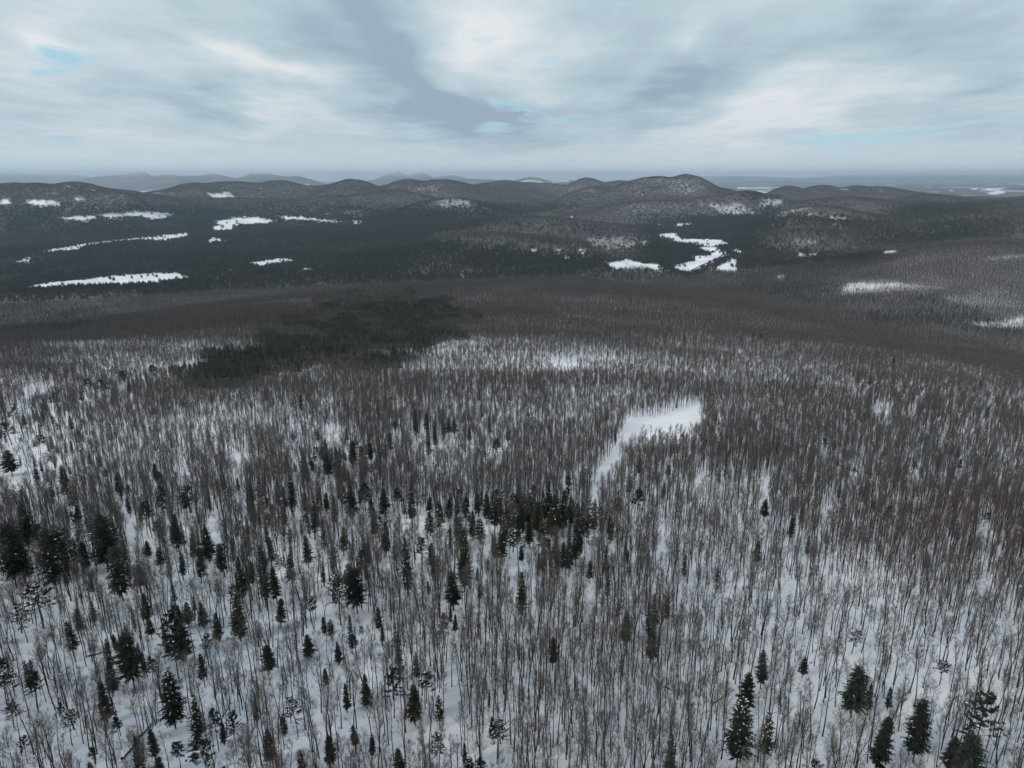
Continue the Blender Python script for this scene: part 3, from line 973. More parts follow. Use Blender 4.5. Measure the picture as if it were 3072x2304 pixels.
# ------------------------------------------------------------------ conifers one can pick out, read off the photograph
# (crop origin, scale): x, y of the tip, y of the crown's foot, crown width, type, snow
CROPS = [
    ((0, 1280), .3472, "170,660,900,130,s 20,830,1180,180,h 130,930,1200,150,s 380,870,1230,170,h 500,920,1200,120,p 850,760,1060,230,h 980,1020,1330,180,h "
     "290,1330,1520,200,pw 1360,380,620,100,s 1330,310,420,70,s 1010,390,540,80,s 540,370,540,90,s 1265,640,790,90,p 1580,520,650,110,p 1100,610,720,60,n 2050,440,520,60,n "
     "1500,740,960,110,s 1770,860,1060,120,s 1260,985,1080,90,s 1360,1040,1170,80,s 1905,1000,1200,80,n 1550,1090,1250,80,n 1700,1050,1250,100,s 2050,1120,1400,80,n "
     "650,690,800,90,s 300,350,440,80,s 60,200,330,200,h"),
    ((0, 1728), .3472, "2030,145,440,140,s 1480,240,390,90,p 1600,225,380,100,s 1730,220,390,90,s 1860,310,500,90,s 170,250,400,110,pw 580,380,600,100,sw 1285,365,500,100,s "
     "1080,490,850,200,h 985,500,620,60,n 1540,400,640,220,h 1460,330,600,150,p 1440,820,1200,220,hw 1730,660,880,100,s 1670,1030,1330,130,sw 60,830,980,150,pw 260,850,1000,150,p "
     "70,1090,1190,110,p 510,1100,1180,80,p 560,1160,1300,130,pw 860,920,1200,110,n 2000,1180,1330,100,p 1910,1260,1340,60,n 1750,1350,1590,200,p 1300,1330,1550,130,n "
     "1340,1570,1700,110,s 190,1400,1500,90,p 790,1470,1540,80,p 770,1600,1700,80,s 1530,1440,1560,130,p 1000,1210,1340,80,p"),
    ((768, 1280), .3472, "820,120,270,90,s 610,240,370,80,s 485,300,360,60,s 335,300,370,60,nw 1845,20,100,50,n 2070,110,190,90,p "
     "290,440,650,90,s 480,640,850,80,n 600,560,680,70,s 570,790,980,50,n 810,490,680,100,s 910,480,640,100,p 1100,530,660,90,s 1230,530,660,100,p 1340,530,740,100,s "
     "1410,580,660,100,pw 1490,600,700,80,s 1500,720,860,100,sw 1580,720,830,90,pw 1660,620,740,80,s 1810,570,700,80,s 1920,570,700,80,s 1990,570,740,80,s 2060,600,800,90,s "
     "1870,720,880,80,s 1940,770,920,110,sow 1790,870,1250,100,so 1110,820,1000,90,so 1290,960,1300,90,n 1420,940,1080,110,p 740,870,1030,90,so 430,940,1120,100,s "
     "110,960,1130,70,n 200,1100,1200,80,pw 290,1100,1300,100,s 40,1040,1400,130,s 150,1200,1420,120,s 850,1220,1480,190,h 700,1280,1480,110,pw 480,1450,1600,90,pw "
     "1700,1240,1480,150,s 1490,1330,1420,40,n 1930,1350,1420,50,nw 2000,1130,1210,40,nw 1910,1220,1270,40,n 190,1480,1659,110,s 2120,860,1060,120,so 2190,880,1000,80,pw"),
    ((768, 1728), .3472, "580,350,430,50,n 640,370,500,90,sw 900,430,510,60,pw 1050,270,420,70,n 1085,430,560,50,n 700,560,720,80,s 850,510,620,80,p 440,500,660,110,s "
     "90,590,780,150,h 330,1040,1200,140,pw 600,790,930,80,n 940,840,1080,110,s 1170,770,980,80,p 1490,820,1010,140,pw 1580,1030,1250,110,sw 770,930,1130,70,n 390,1480,1700,100,sw "
     "1230,1480,1700,130,s 2080,1210,1400,110,pw 2040,1220,1330,70,n 850,1290,1430,90,s 990,1370,1480,70,n 1840,1550,1720,120,sw 1960,1560,1700,110,p 1800,1440,1540,50,n "
     "1680,260,360,40,n 1720,330,390,50,n 230,1190,1290,60,n 2010,980,1040,30,n"),
    ((1536, 1280), .3472, "490,400,490,60,s 320,470,700,90,s 390,530,800,100,s 240,630,820,90,s 190,650,830,80,so 70,670,850,100,s 10,730,950,100,s 440,640,830,100,s 510,700,800,80,p "
     "340,700,860,110,so 560,850,1080,110,s 500,960,1180,100,s 60,880,1070,140,pw 150,820,960,110,so 720,620,830,90,so 640,780,950,90,p 1090,540,680,110,p 860,790,930,70,so "
     "680,1150,1290,80,s 1020,1170,1230,30,n 80,1260,1560,120,so 1355,320,400,40,s 1320,490,560,30,n 550,1600,1650,40,nw 2200,620,720,70,n"),
    ((2048, 1500), .4846, "515,0,80,60,s 680,90,200,60,n 510,920,1110,90,s 420,1060,1290,130,s 380,1220,1560,180,hw 540,1310,1580,110,sw 755,970,1060,80,s 1090,1030,1270,160,h "
     "1620,990,1060,100,pw 1255,1320,1620,140,s 1500,1230,1530,150,h 1880,1210,1420,170,p 1790,1440,1680,160,h 1690,1470,1640,110,s 820,1590,1700,90,pw 1070,800,870,80,pw "
     "1880,80,120,40,p 1290,1160,1210,40,n"),
    ((1024, 950), .463, "910,510,640,40,s 955,455,490,20,n 895,460,520,24,n 960,630,720,40,s 1085,690,780,50,sw 1000,790,850,60,p 480,590,720,50,s 545,610,700,40,n 560,690,840,40,n "
     "610,700,800,50,s 660,650,740,50,s 690,650,730,50,s 730,640,720,40,s 350,680,730,50,p 390,690,800,25,n 315,750,830,35,n 280,790,890,45,s 185,820,900,50,s "
     "60,800,900,60,s 830,700,780,30,n 1235,230,265,12,n 1210,80,112,15,n 1505,380,430,12,n 640,320,350,25,s 1930,140,180,25,s 2040,160,190,30,p 2120,960,1000,35,s 2090,1070,1150,20,n"),
    ((0, 950), .463, "570,400,460,50,p 665,400,460,60,p 790,350,420,50,p 825,390,460,40,s 1000,310,360,50,p 310,330,370,40,p 925,400,450,15,n 1945,510,580,30,n 1865,630,660,20,n "
     "330,490,550,40,p 520,480,530,30,s 430,550,600,25,n 70,590,640,50,p 45,680,750,80,p 240,770,830,60,p 760,1000,1090,50,s 400,960,1060,60,s 2115,890,980,70,s "
     "2020,930,980,40,n"),
    ((2048, 950), .463, "15,115,180,25,n 380,100,140,30,sw 460,100,170,20,n 510,110,150,30,p 950,170,200,15,n 1065,175,200,20,n 1110,195,230,20,s 1270,200,280,40,sw 1320,250,280,20,n "
     "1375,260,330,35,s 870,360,440,35,sw 1145,350,410,45,s 1225,370,420,40,s 1170,420,490,25,n 1450,380,470,30,sw 1505,450,540,40,sw 1545,450,490,35,pw 1650,370,410,20,n "
     "1720,410,460,25,n 1945,400,450,50,pw 1980,580,640,50,s 255,490,530,18,n 265,680,710,20,n 235,660,690,20,n 925,790,840,40,p 1115,980,1010,40,p 1010,900,950,20,n "
     "1180,870,940,15,n 1255,930,980,15,n 1515,940,990,40,p 1805,920,970,30,s"),
]
NADIR = FH / 2 + FPX / math.tan(PITCH)
conifers = []
for o, s, txt in CROPS:
    for item in txt.split():
        a, b, c, w, ty = item.split(',')
        tx, tyy, by, wd = o[0] + s * float(a), o[1] + s * float(b), o[1] + s * float(c), s * float(w)
        kind = ty[0]
        vis = {'p': .46, 's': .78, 'h': .76, 'n': .8}[kind]
        if kind != 'p':
            vis -= .17 * min(1.0, max(0.0, (2000 - tyy) / 500))     # farther off, the wood in front hides the feet
        base_y = tyy + (by - tyy) / vis
        bx = tx + (FW / 2 - tx) * (base_y - tyy) / (NADIR - tyy)
        g = pix_ground(bx, base_y)
        if g is None:
            continue
        hs = np.linspace(2, 30, 120)
        _, pv = project(np.full(120, g[0]), np.full(120, g[1]), g[2] + hs)
        h = float(hs[np.argmin(np.abs(pv - tyy))])
        if h < 5.5 or h > 21:
            # keep the tip where it is seen and stand the tree at a likely height
            hh = min(max(h, 5.5), 21)
            for _ in range(14):
                _, pv = project(np.array([g[0]]), np.array([g[1]]), np.array([g[2] + hh]))
                base_y += (tyy - float(pv[0])) * .8
                bx = tx + (FW / 2 - tx) * (base_y - tyy) / (NADIR - tyy)
                g2 = pix_ground(bx, base_y)
                if g2 is None:
                    break
                g = g2
            h = hh
        d = math.hypot(g[0], g[1])
        slant = math.sqrt(d * d + (CAMZ - g[2]) ** 2)
        conifers.append(dict(x=g[0], y=g[1], z=g[2], h=h, kind=kind, snow='w' in ty, olive='o' in ty, tx=tx, ty=tyy, bx=bx, by=base_y, w=wd / FPX * slant, pw=wd))
CXY = np.array([[c['x'], c['y']] for c in conifers])


# ------------------------------------------------------------------ scatter of the rest
def candidates(d0, d1, cell, azmax, seed):
    rg = np.random.default_rng(seed)
    X = d1 * math.sin(R(azmax))
    xs = np.arange(-X, X, cell)
    ys = np.arange(d0 * math.cos(R(azmax)), d1, cell)
    gx, gy = np.meshgrid(xs, ys)
    gx = gx + rg.uniform(-.48, .48, gx.shape) * cell
    gy = gy + rg.uniform(-.48, .48, gy.shape) * cell
    gx, gy = gx.ravel(), gy.ravel()
    d = np.hypot(gx, gy)
    a = np.abs(np.degrees(np.arctan2(gx, gy)))
    k = (d >= d0) & (d < d1) & (a < azmax)
    gx, gy = gx[k], gy[k]
    return gx, gy, height(gx, gy), rg


def classify(x, y, z, rg, htree=12.0):
    """keep mask, conifer mask, pine mask"""
    d = np.hypot(x, y)
    bx, by = project(x, y, z)
    mx, my = project(x, y, z + htree * .45)
    tx, ty = project(x, y, z + htree * .9)
    keep = ~hidden(x, y, z + htree)
    dens = np.ones(len(x))
    jx = (rg.uniform(-1, 1, len(x)) + 2.4 * (fbm(x, y, 60, 83, 2) - .5)) * 12
    jy = (rg.uniform(-1, 1, len(x)) + 2.4 * (fbm(x, y, 60, 87, 2) - .5)) * 3.0
    far = d > 1300
    for poly in FIELDS:
        p = in_poly(bx + jx, by + jy, poly) | in_poly(mx + jx, my + jy, poly)
        dens[p & far] = .02
    for poly, k in THIN:
        p = in_poly(bx + jx, by + jy, poly)
        dens[p] *= np.where(d[p] > 6000, min(1, k + (.45 if k > .23 else .2)), k)
    near = d < 1300
    n1 = fbm(x, y, 75, 51, 2)
    n2 = fbm(x, y, 260, 57, 2)
    gapn = sstep(n1, .30, .46) * .4 + .6
    gapn *= .82 + .25 * sstep(n2, .3, .62)
    for poly in PINES:
        gapn[in_poly(tx, ty, poly)] = 1.2
    dens = np.where(near, dens * gapn, dens * (.8 + .2 * sstep(n2, .3, .5)))
    for poly in PIXGAP:
        p = in_poly(bx, by, poly) | in_poly(mx, my, poly)
        for q in ((.2, .68, .9, 1.1) if poly is PIXGAP[0] else (.2, .68, .9)):
            p |= in_poly(*project(x, y, z + htree * q), poly)
        dens[p & near] = 0
    for cx, cy, rx, ry in ELL:
        q = ((bx - cx) / rx) ** 2 + ((by - cy) / ry) ** 2
        dens[(q < 1) & near] = 0
        q = ((mx - cx) / rx) ** 2 + ((my - cy) / ry) ** 2
        dens[(q < 1) & near] *= .3
    dens = dens * (1 - .45 * sstep(d, 260, 470) + .45 * sstep(d, 900, 1500) - .1 * (1 - sstep(d, 140, 210)))
    keep &= rg.uniform(0, 1, len(x)) < dens
    frac = np.where(d > 2300, np.where(d > 6500, .05, .12), .012) * np.ones(len(x))
    for poly, k in CONIFER:
        frac = np.where(in_poly(bx + jx * 3.5, by + jy * 3.5, poly) & (d > 1000), k, frac)
    nz = fbm(x, y, 330, 63, 3)
    frac = np.where(d > 1300, np.clip(frac + (nz - .5) * 1.3 * np.where(frac > .3, 1, np.where(d > 6500, .14, .45)), 0, 1), frac)
    frac = np.where(((bx < -40) | (bx > FW + 40)) & (d > 2300), np.clip(.35 + (nz - .5) * 2, 0, 1), frac)
    # the mixed stand low on the left
    m = (bx < 900) & (by > 1500) & near
    frac = np.where(m, .05, frac)
    for poly, k in GROVES:
        q = near & in_poly(bx + jx * 2, by + jy * 5, poly) & (bx > -60)
        frac = np.where(q, k, frac)
    pinem = np.zeros(len(x), bool)
    for poly in PINES:
        ex = (fbm(x, y, 55, 71, 3) - .5) * 260
        ey = (fbm(x, y, 55, 73, 3) - .5) * 110
        p = in_poly(tx + ex, ty + ey, poly) & (d > 500) & (d < 2200)
        edge = fbm(x, y, 45, 75, 2)
        pinem |= p & (edge > .40)
    con = rg.uniform(0, 1, len(x)) < frac
    con |= pinem & (rg.uniform(0, 1, len(x)) < .88)
    return keep, con, pinem


SRC = bpy.data.collections.new('tree_sources')


def source_set(name, meshes):
    c = bpy.data.collections.new(name)
    for i, me in enumerate(meshes):
        o = bpy.data.objects.new('%s_%02d' % (name, i), me)
        c.objects.link(o)
    return c


def forest(name, label, cat, coll, nvar, x, y, z, rot, scl, idx, tilt=None):
    n = len(x)
    me = bpy.data.meshes.new(name)
    me.vertices.add(n)
    me.vertices.foreach_set('co', np.stack([x, y, z], -1).ravel())
    a = me.attributes.new('rot', 'FLOAT_VECTOR', 'POINT')
    rv = np.zeros((n, 3))
    rv[:, 2] = rot
    if tilt is not None:
        rv[:, 0], rv[:, 1] = tilt
    a.data.foreach_set('vector', rv.ravel())
    a = me.attributes.new('scl', 'FLOAT_VECTOR', 'POINT')
    a.data.foreach_set('vector', np.asarray(scl, float).ravel())
    a = me.attributes.new('idx', 'INT', 'POINT')
    a.data.foreach_set('value', idx.astype(np.int32))
    o = bpy.data.objects.new(name, me)
    COL.objects.link(o)
    o['kind'] = 'stuff'
    o['label'] = label
    o['category'] = cat
    ng = bpy.data.node_groups.new(name, 'GeometryNodeTree')
    ng.interface.new_socket('Geometry', in_out='INPUT', socket_type='NodeSocketGeometry')
    ng.interface.new_socket('Geometry', in_out='OUTPUT', socket_type='NodeSocketGeometry')
    nn = ng.nodes
    gi, go = nn.new('NodeGroupInput'), nn.new('NodeGroupOutput')
    ci = nn.new('GeometryNodeCollectionInfo')
    ci.inputs['Collection'].default_value = coll
    ci.inputs['Separate Children'].default_value = True
    ci.inputs['Reset Children'].default_value = True
    ip = nn.new('GeometryNodeInstanceOnPoints')
    ip.inputs['Pick Instance'].default_value = True

    def attr(nm, ty):
        q = nn.new('GeometryNodeInputNamedAttribute')
        q.data_type = ty
        q.inputs['Name'].default_value = nm
        return q.outputs['Attribute']
    L = ng.links.new
    L(gi.outputs[0], ip.inputs['Points'])
    L(ci.outputs[0], ip.inputs['Instance'])
    L(attr('idx', 'INT'), ip.inputs['Instance Index'])
    L(attr('rot', 'FLOAT_VECTOR'), ip.inputs['Rotation'])
    L(attr('scl', 'FLOAT_VECTOR'), ip.inputs['Scale'])
    L(ip.outputs[0], go.inputs[0])
    md = o.modifiers.new('scatter', 'NODES')
    md.node_group = ng
    return o


# ---- near band
nx, ny, nz_, nrg = candidates(48, 720, 2.45, 44, 11)
keep, con, pin = classify(nx, ny, nz_, nrg)
# keep clear of the picked-out conifers
dd = np.full(len(nx), 1e9)
for c in CXY:
    dd = np.minimum(dd, np.hypot(nx - c[0], ny - c[1]))
keep &= dd > 1.3
_dn = np.hypot(nx, ny)
_pp = [project(nx, ny, nz_ + q) for q in (5.5, 8, 11)]
_u = nrg.uniform(0, 1, len(nx))
for c in conifers:
    f = _dn < math.hypot(c['x'], c['y']) + 1
    for _mx, _my in _pp:
        q = f & (np.abs(_mx - c['tx'] + (c['tx'] - c['bx']) * .3) < c['pw'] * .68) & (_my > c['ty'] - 2) & (_my < c['ty'] + (c['by'] - c['ty']) * .8)
        keep &= ~(q & (_u < .95))
nx, ny, nz_, con, pin = nx[keep], ny[keep], nz_[keep], con[keep], pin[keep]
nrot = nrg.uniform(0, 6.283, len(nx))
nscl = nrg.normal(1.0, .11, len(nx)).clip(.72, 1.25)
hv = nrg.choice(13, len(nx), p=[.085, .09, .08, .09, .05, .045, .06, .10, .04, .11, .07, .10, .08])
stand = fbm(nx, ny, 130, 91, 2)
nscl = nscl * (.86 + .28 * stand) * .69

# the 300 hardwoods that show largest stand as trees of their own
hw = ~con
bx, by = project(nx, ny, nz_)
hts = np.array([q[0] for q in HW])[hv] * nscl
tx, ty_ = project(nx, ny, nz_ + hts)
vis = hw & (tx > 25) & (tx < FW - 25) & (ty_ < FH - 70) & (bx > 10) & (bx < FW - 10) & (hts > 7.5)
size = np.where(vis, by - ty_, -1)
order = np.argsort(-size)[:300]
single = np.zeros(len(nx), bool)
single[order] = True


# ------------------------------------------------------------------ thing helpers
def thing(name, loc, rz=0.0, sc=(1, 1, 1)):
    o = bpy.data.objects.new(name, None)
    o.empty_display_size = 0.5
    COL.objects.link(o)
    o.location = loc
    o.rotation_euler = (0, 0, rz)
    o.scale = sc
    return o


def part(name, me, parent):
    o = bpy.data.objects.new(name, me)
    COL.objects.link(o)
    o.parent = parent
    return o


# landmarks: photo pixel of a tip -> the phrase that points to it
LAND = [
    ((2232, 2091), 'the broad hemlock in the lower right cluster'), ((2310, 2135), 'the pointed fir beside the lower right cluster'),
    ((2655, 2139), 'the ragged spruce by the narrow snow strip'), ((2775, 2096), 'the lone hemlock beside open snow at right'),
    ((2959, 2086), 'the leaning pine near the right edge'), ((2915, 2198), 'the dark spruce in the lower right corner'),
    ((2576, 1999), 'the isolated round hemlock at lower right'), ((2833, 1980), 'the flat-topped snowy pine at far right'),
    ((2295, 1946), 'the dark spruce behind the lower right cluster'), ((1195, 2242), 'the dark spruce at the bottom edge centre'),
    ((903, 2242), 'the snow-dusted fir at the bottom edge'), ((1490, 2148), 'the two-tiered pine at bottom centre'),
    ((1407, 2266), 'the snowy spruce right of bottom centre'), ((1285, 2013), 'the snow-crusted pine left of bottom centre'),
    ((883, 2089), 'the snowy pine by the small clearing'), ((500, 2013), 'the snow-plastered hemlock at lower left'),
    ((608, 2197), 'the bushy pine at the lower left'), ((580, 2086), 'the narrow spruce beside the snow-plastered hemlock'),
    ((375, 1898), 'the tall black hemlock at left'), ((201, 1860), 'the lone snow-dusted spruce at left'),
    ((194, 2131), 'the double-topped snowy pine at lower left'), ((90, 2023), 'the round-headed pine near the left edge'),
    ((535, 1867), 'the wide hemlock in the left grove'), ((705, 1778), 'the full spruce right of the left grove'),
    ((101, 1742), 'the snow-topped pine at far left'), ((340, 1634), 'the massive dark hemlock at left'),
    ((295, 1544), 'the biggest spreading hemlock at left'), ((1063, 1704), 'the bulky hemlock left of centre'),
    ((1358, 1711), 'the dark spruce by the central snow gap'), ((1564, 1717), 'the olive spruce standing right of centre'),
    ((1216, 1613), 'the long narrow spruce left of centre'), ((1390, 1582), 'the tall olive spruce in the centre'),
    ((1153, 1565), 'the blunt olive fir left of centre'), ((1772, 1679), 'the single spruce below the central thicket'),
    ((1835, 1554), 'the olive spruce right of the central thicket'), ((1915, 1468), 'the tufted pine beside the snowy track'),
    ((1786, 1495), 'the olive spruce below the snowy track'), ((1557, 1586), 'the snow-speckled pine in the central thicket'),
    ((2298, 1500), 'the dark spruce right of the snowy track'), ((2378, 1544), 'the solitary narrow fir right of centre'),
    ((1526, 1270), 'the snowy spruce near the upper grove'), ((1445, 1186), 'the tall dark spruce above the upper grove'),
    ((980, 1363), 'the conical spruce left of the upper grove'), ((2636, 1043), 'the snow-capped spruce high on the right'),
    ((2745, 1158), 'the ragged spruce in the right dark patch'), ((2965, 1218), 'the dense spruce near the right edge'),
    ((264, 1135), 'the flat pine high at left'), ((308, 1135), 'the spreading pine high at left'), ((463, 1396), 'the dark spruce in the left middle'),
    ((2220, 1000), 'the snowy spruce at the upper right brow'),
]
for c in conifers:
    c['mark'] = None
for (lx, ly), ph in LAND:
    best = min((c for c in conifers if c['mark'] is None), key=lambda c: math.hypot(c['tx'] - lx, c['ty'] - ly))
    best['mark'] = ph
MARKS = [c for c in conifers if c['mark']]
MX = np.array([[c['tx'], (c['ty'] + c['by']) / 2] for c in MARKS])
ORD = ['nearest', 'second', 'third', 'fourth', 'fifth', 'sixth', 'seventh', 'eighth', 'ninth', 'tenth', 'eleventh', 'twelfth', 'thirteenth', 'fourteenth', 'fifteenth',
       'sixteenth', 'seventeenth', 'eighteenth', 'nineteenth', 'twentieth']
_cnt = {}


def relations(items):
    """items: list of (key noun, px, py) -> label pointing to each by the closest landmark, side and order"""
    rows = []
    for i, (noun, px, py) in enumerate(items):
        dist = np.hypot(MX[:, 0] - px, MX[:, 1] - py)
        m = int(np.argmin(dist))
        dx, dy = px - MX[m, 0], py - MX[m, 1]
        side = ('left of' if dx < 0 else 'right of') if abs(dx) > abs(dy) else ('behind' if dy < 0 else 'in front of')
        rows.append((dist[m], i, noun, m, side))
    out = [None] * len(items)
    for dist, i, noun, m, side in sorted(rows):
        k = (noun, m, side)
        n = _cnt[k] = _cnt.get(k, 0) + 1
        o = ORD[n - 1] if n <= len(ORD) else 'outermost'
        out[i] = '%s %s, %s %s' % (o, noun, side, MARKS[m]['mark'])
    return out


# picked-out conifers
KN = {'s': ('spruce_tree', 'dark green spruce'), 'h': ('hemlock_tree', 'broad dark hemlock'), 'n': ('fir_tree', 'narrow dark fir'), 'p': ('pine_tree', 'bare-stemmed pine')}
rel_items, rel_idx = [], []
for i, c in enumerate(conifers):
    if not c['mark']:
        nm = KN[c['kind']][1]
        if c['olive']:
            nm = 'olive green spruce'
        if c['snow']:
            nm = 'snow-laden ' + nm.split(' ')[-1]
        rel_items.append((nm, c['tx'], (c['ty'] + c['by']) / 2))
        rel_idx.append(i)
rel = relations(rel_items)
for i, l in zip(rel_idx, rel):
    conifers[i]['label'] = l
rg2 = np.random.default_rng(5)
for c in conifers:
    vs = CF[c['kind'], 1 if c['snow'] else 0]
    v = vs[int(rg2.integers(len(vs)))]
    wfac = {'s': .145, 'h': .225, 'n': .095, 'p': .19}[c['kind']] * 2 * v[0]
    sz = c['h'] / v[0]
    sx = min(max(c['w'] * (1.35 - .3 * min(1, max(0, (c['ty'] - 1500) / 500))) / wfac, sz * .98), sz * 1.9)
    t = thing(KN[c['kind']][0], (c['x'], c['y'], c['z'] - .05), float(rg2.uniform(0, 6.28)), (sx, sx, sz))
    t['label'] = c['mark'].replace('the ', '', 1) if c['mark'] else c['label']
    t['category'] = 'tree'
    t['group'] = 'conifers standing among the bare hardwoods'
    part('trunk', v[4], t)
    cr = part('crown', v[7] if c['olive'] else v[5], t)
    if len(v[6].vertices):
        part('snow_load', v[6], cr)['kind'] = 'stuff'

# single hardwoods
NOUN = {0: 'bare grey hardwood', 1: 'slender bare hardwood', 2: 'wide-crowned bare hardwood', 3: 'tall thin bare hardwood', 4: 'forked bare hardwood', 5: 'forked bare hardwood',
        6: 'tall bare hardwood', 7: 'small-crowned bare hardwood', 8: 'forked bare hardwood', 9: 'bare sapling', 10: 'bare sapling', 11: 'thin bare pole', 12: 'thin bare pole'}
idxs = [int(i) for i in np.nonzero(single)[0]]
labs = relations([(NOUN[int(hv[i])], tx[i], (ty_[i] + by[i]) / 2) for i in idxs])
for i, lab in zip(idxs, labs):
    v = HW[hv[i]]
    s = float(nscl[i])
    t = thing('hardwood_tree', (float(nx[i]), float(ny[i]), float(nz_[i]) - .05), float(nrot[i]), (s, s, s))
    t['label'] = lab
    t['category'] = 'tree'
    t['group'] = 'leafless hardwoods standing nearest'
    part('trunk', v[3], t)
    part('crown', v[4], t)

# the rest of the near band
hw_src = source_set('hardwood_sources', [merge_mesh('hardwood_whole', [(q[1], MAT['bark']), (q[2], MAT['twig'])]) for q in HW])
con_list = [CF['s', 0][0], CF['s', 0][1], CF['s', 1][2], CF['s', 0][3], CF['n', 0][0], CF['p', 0][0], CF['p', 1][1], CF['h', 0][0]]
con_src = source_set('conifer_sources', [merge_mesh('conifer_whole', [(q[1], MAT['dbark']), (q[2], MAT['needle']), (q[3], MAT['snow'])]) for q in con_list])
k = hw & ~single
s3 = lambda s: np.repeat(np.asarray(s)[:, None], 3, 1)
forest('bare_hardwood_forest', 'leafless grey hardwood forest on the snowy near slope', 'forest', hw_src, 11, nx[k], ny[k], nz_[k], nrot[k], s3(nscl[k]), hv[k])
k = con
cs = nscl[k] * np.random.default_rng(3).uniform(.55, 1.0, k.sum())
forest('mixed_conifer_growth', 'scattered dark conifers mixed into the near hardwood slope', 'forest', con_src, 8, nx[k], ny[k], nz_[k], nrot[k], s3(cs), np.random.default_rng(4).integers(0, 8, k.sum()))

# the wood goes on outside the frame on both sides
x, y, z, rg = candidates(30, 420, 3.0, 80, 15)
k = (np.abs(np.degrees(np.arctan2(x, y))) > 44) | (np.hypot(x, y) < 48)
x, y, z = x[k], y[k], z[k]
k = rg.uniform(0, 1, len(x)) < .5 + .5 * sstep(fbm(x, y, 75, 51, 2), .3, .46)
x, y, z = x[k], y[k], z[k]
forest('side_hardwood_forest', 'leafless hardwood forest continuing on both sides of the slope', 'forest', hw_src, 13, x, y, z,
       rg.uniform(0, 6.28, len(x)), s3(rg.normal(.69, .08, len(x)).clip(.5, .9)), rg.choice(13, len(x)))

# low brush and seedlings poking through the snow
def brush(seed, h):
    rg = np.random.default_rng(seed)
    B = Acc()
    for i in range(7):
        a = rg.uniform(0, 6.28)
        P = bend(rg.normal(0, .25, 3) * [1, 1, 0] - [0, 0, .2], np.array([math.cos(a) * .4, math.sin(a) * .4, 1.0]), h * rg.uniform(.5, 1), 3, .05, .12, rg)
        tube(B, P, [.02, .016, .01, .005], 3)
        for k in range(6):
            c, ct = at_len(P, rg.uniform(.25, .99))
            thorn(B, c, c + out_dir(ct, rg.uniform(.3, .9), rg) * rg.uniform(.25, .7), .02, rg)
    return B.mesh('brush', MAT['twig'])


br_src = source_set('brush_sources', [brush(50 + i, h) for i, h in enumerate((1.3, 1.8, 2.6, 3.4))])
x, y, z, rg = candidates(48, 420, 2.3, 46, 61)
keep, _, _ = classify(x, y, z, rg, 3.0)
keep &= rg.uniform(0, 1, len(x)) < .25 + .75 * sstep(fbm(x, y, 40, 95, 2), .4, .6)
x, y, z = x[keep], y[keep], z[keep]
forest('undergrowth_brush', 'thin brown brush and seedlings poking through the forest snow', 'brush', br_src, 4, x, y, z, rg.uniform(0, 6.28, len(x)), s3(rg.uniform(.4, 1.0, len(x))), rg.integers(0, 4, len(x)))

# ---- middle band
MH = []
for i, (h, sp, c0, fk, de) in enumerate([(18, 1, .45, False, 1), (19.5, .9, .5, False, 1), (17, 1.15, .4, False, 1.1), (18, 1, .4, True, 1.1), (16, 1, .4, False, 1), (20, .85, .5, False, 1)]):
    A, B = hardwood(700 + i, h, sp, c0, fk, de, lod=1)
    MH.append(merge_mesh('hardwood_mid', [(A, MAT['bark']), (B, MAT['twig'])]))
MC = []
for i, kw in enumerate([dict(width=.15), dict(width=.13, power=.75), dict(width=.18, power=.8), dict(width=.24, power=.55, c0=.3), dict(width=.26, power=.5, c0=.35)]):
    A, B, S = spruce(800 + i, 16.0, lod=1, gaps=.1, **kw)
    MC.append(merge_mesh('conifer_mid', [(A, MAT['dbark']), (B, MAT['needle'])]))
mh_src, mc_src = source_set('hardwood_mid_sources', MH), source_set('conifer_mid_sources', MC)
def mid_band(d0, d1, cell, seed, n1, l1, n2, l2):
    x, y, z, rg = candidates(d0, d1, cell, 45.5, seed)
    keep, con, pin = classify(x, y, z, rg)
    x, y, z, con, pin = x[keep], y[keep], z[keep], con[keep], pin[keep]
    rot = rg.uniform(0, 6.283, len(x))
    sc = rg.normal(1, .13, len(x)).clip(.6, 1.35) * (.84 + .32 * fbm(x, y, 110, 91, 2)) * .72
    k = ~con
    forest(n1, l1, 'forest', mh_src, 6, x[k], y[k], z[k], rot[k], s3(sc[k]), rg.integers(0, 6, k.sum()))
    k = con
    ci = np.where(pin[k], rg.integers(3, 5, k.sum()), rg.integers(0, 3, k.sum()))
    forest(n2, l2, 'forest', mc_src, 5, x[k], y[k], z[k], rot[k], s3(sc[k] * rg.uniform(.75, 1.15, k.sum())), ci)


mid_band(720, 1500, 3.6, 21, 'bare_hardwood_canopy', 'brown grey leafless canopy on the middle of the spur',
         'dark_hemlock_stand', 'dark patch of evergreens on the left of the spur')
mid_band(1500, 3000, 4.2, 23, 'bare_ridge_canopy', 'brown grey leafless canopy along the far crest of the spur',
         'slope_conifer_forest', 'dark conifers on the slopes just below the spur')


# ---- valley and hills: clumps
def far_conifer(acc, sn, p, h, w, rg):
    for k in range(4):
        z0, z1 = h * (.12 + .2 * k), h * (.42 + .2 * k)
        r = w * (1 - .2 * k)
        a0 = rg.uniform(0, 6.28)
        for j in range(4):
            a, b = a0 + j * 1.571, a0 + j * 1.571 + rg.uniform(1.2, 1.6)
            ra, rb = r * rg.uniform(.7, 1.25), r * rg.uniform(.7, 1.25)
            (sn if False else acc).add([p + [0, 0, z1], p + [ra * math.cos(a), ra * math.sin(a), z0], p + [rb * math.cos(b), rb * math.sin(b), z0 + rg.uniform(-.5, .5)]], [(0, 1, 2)])


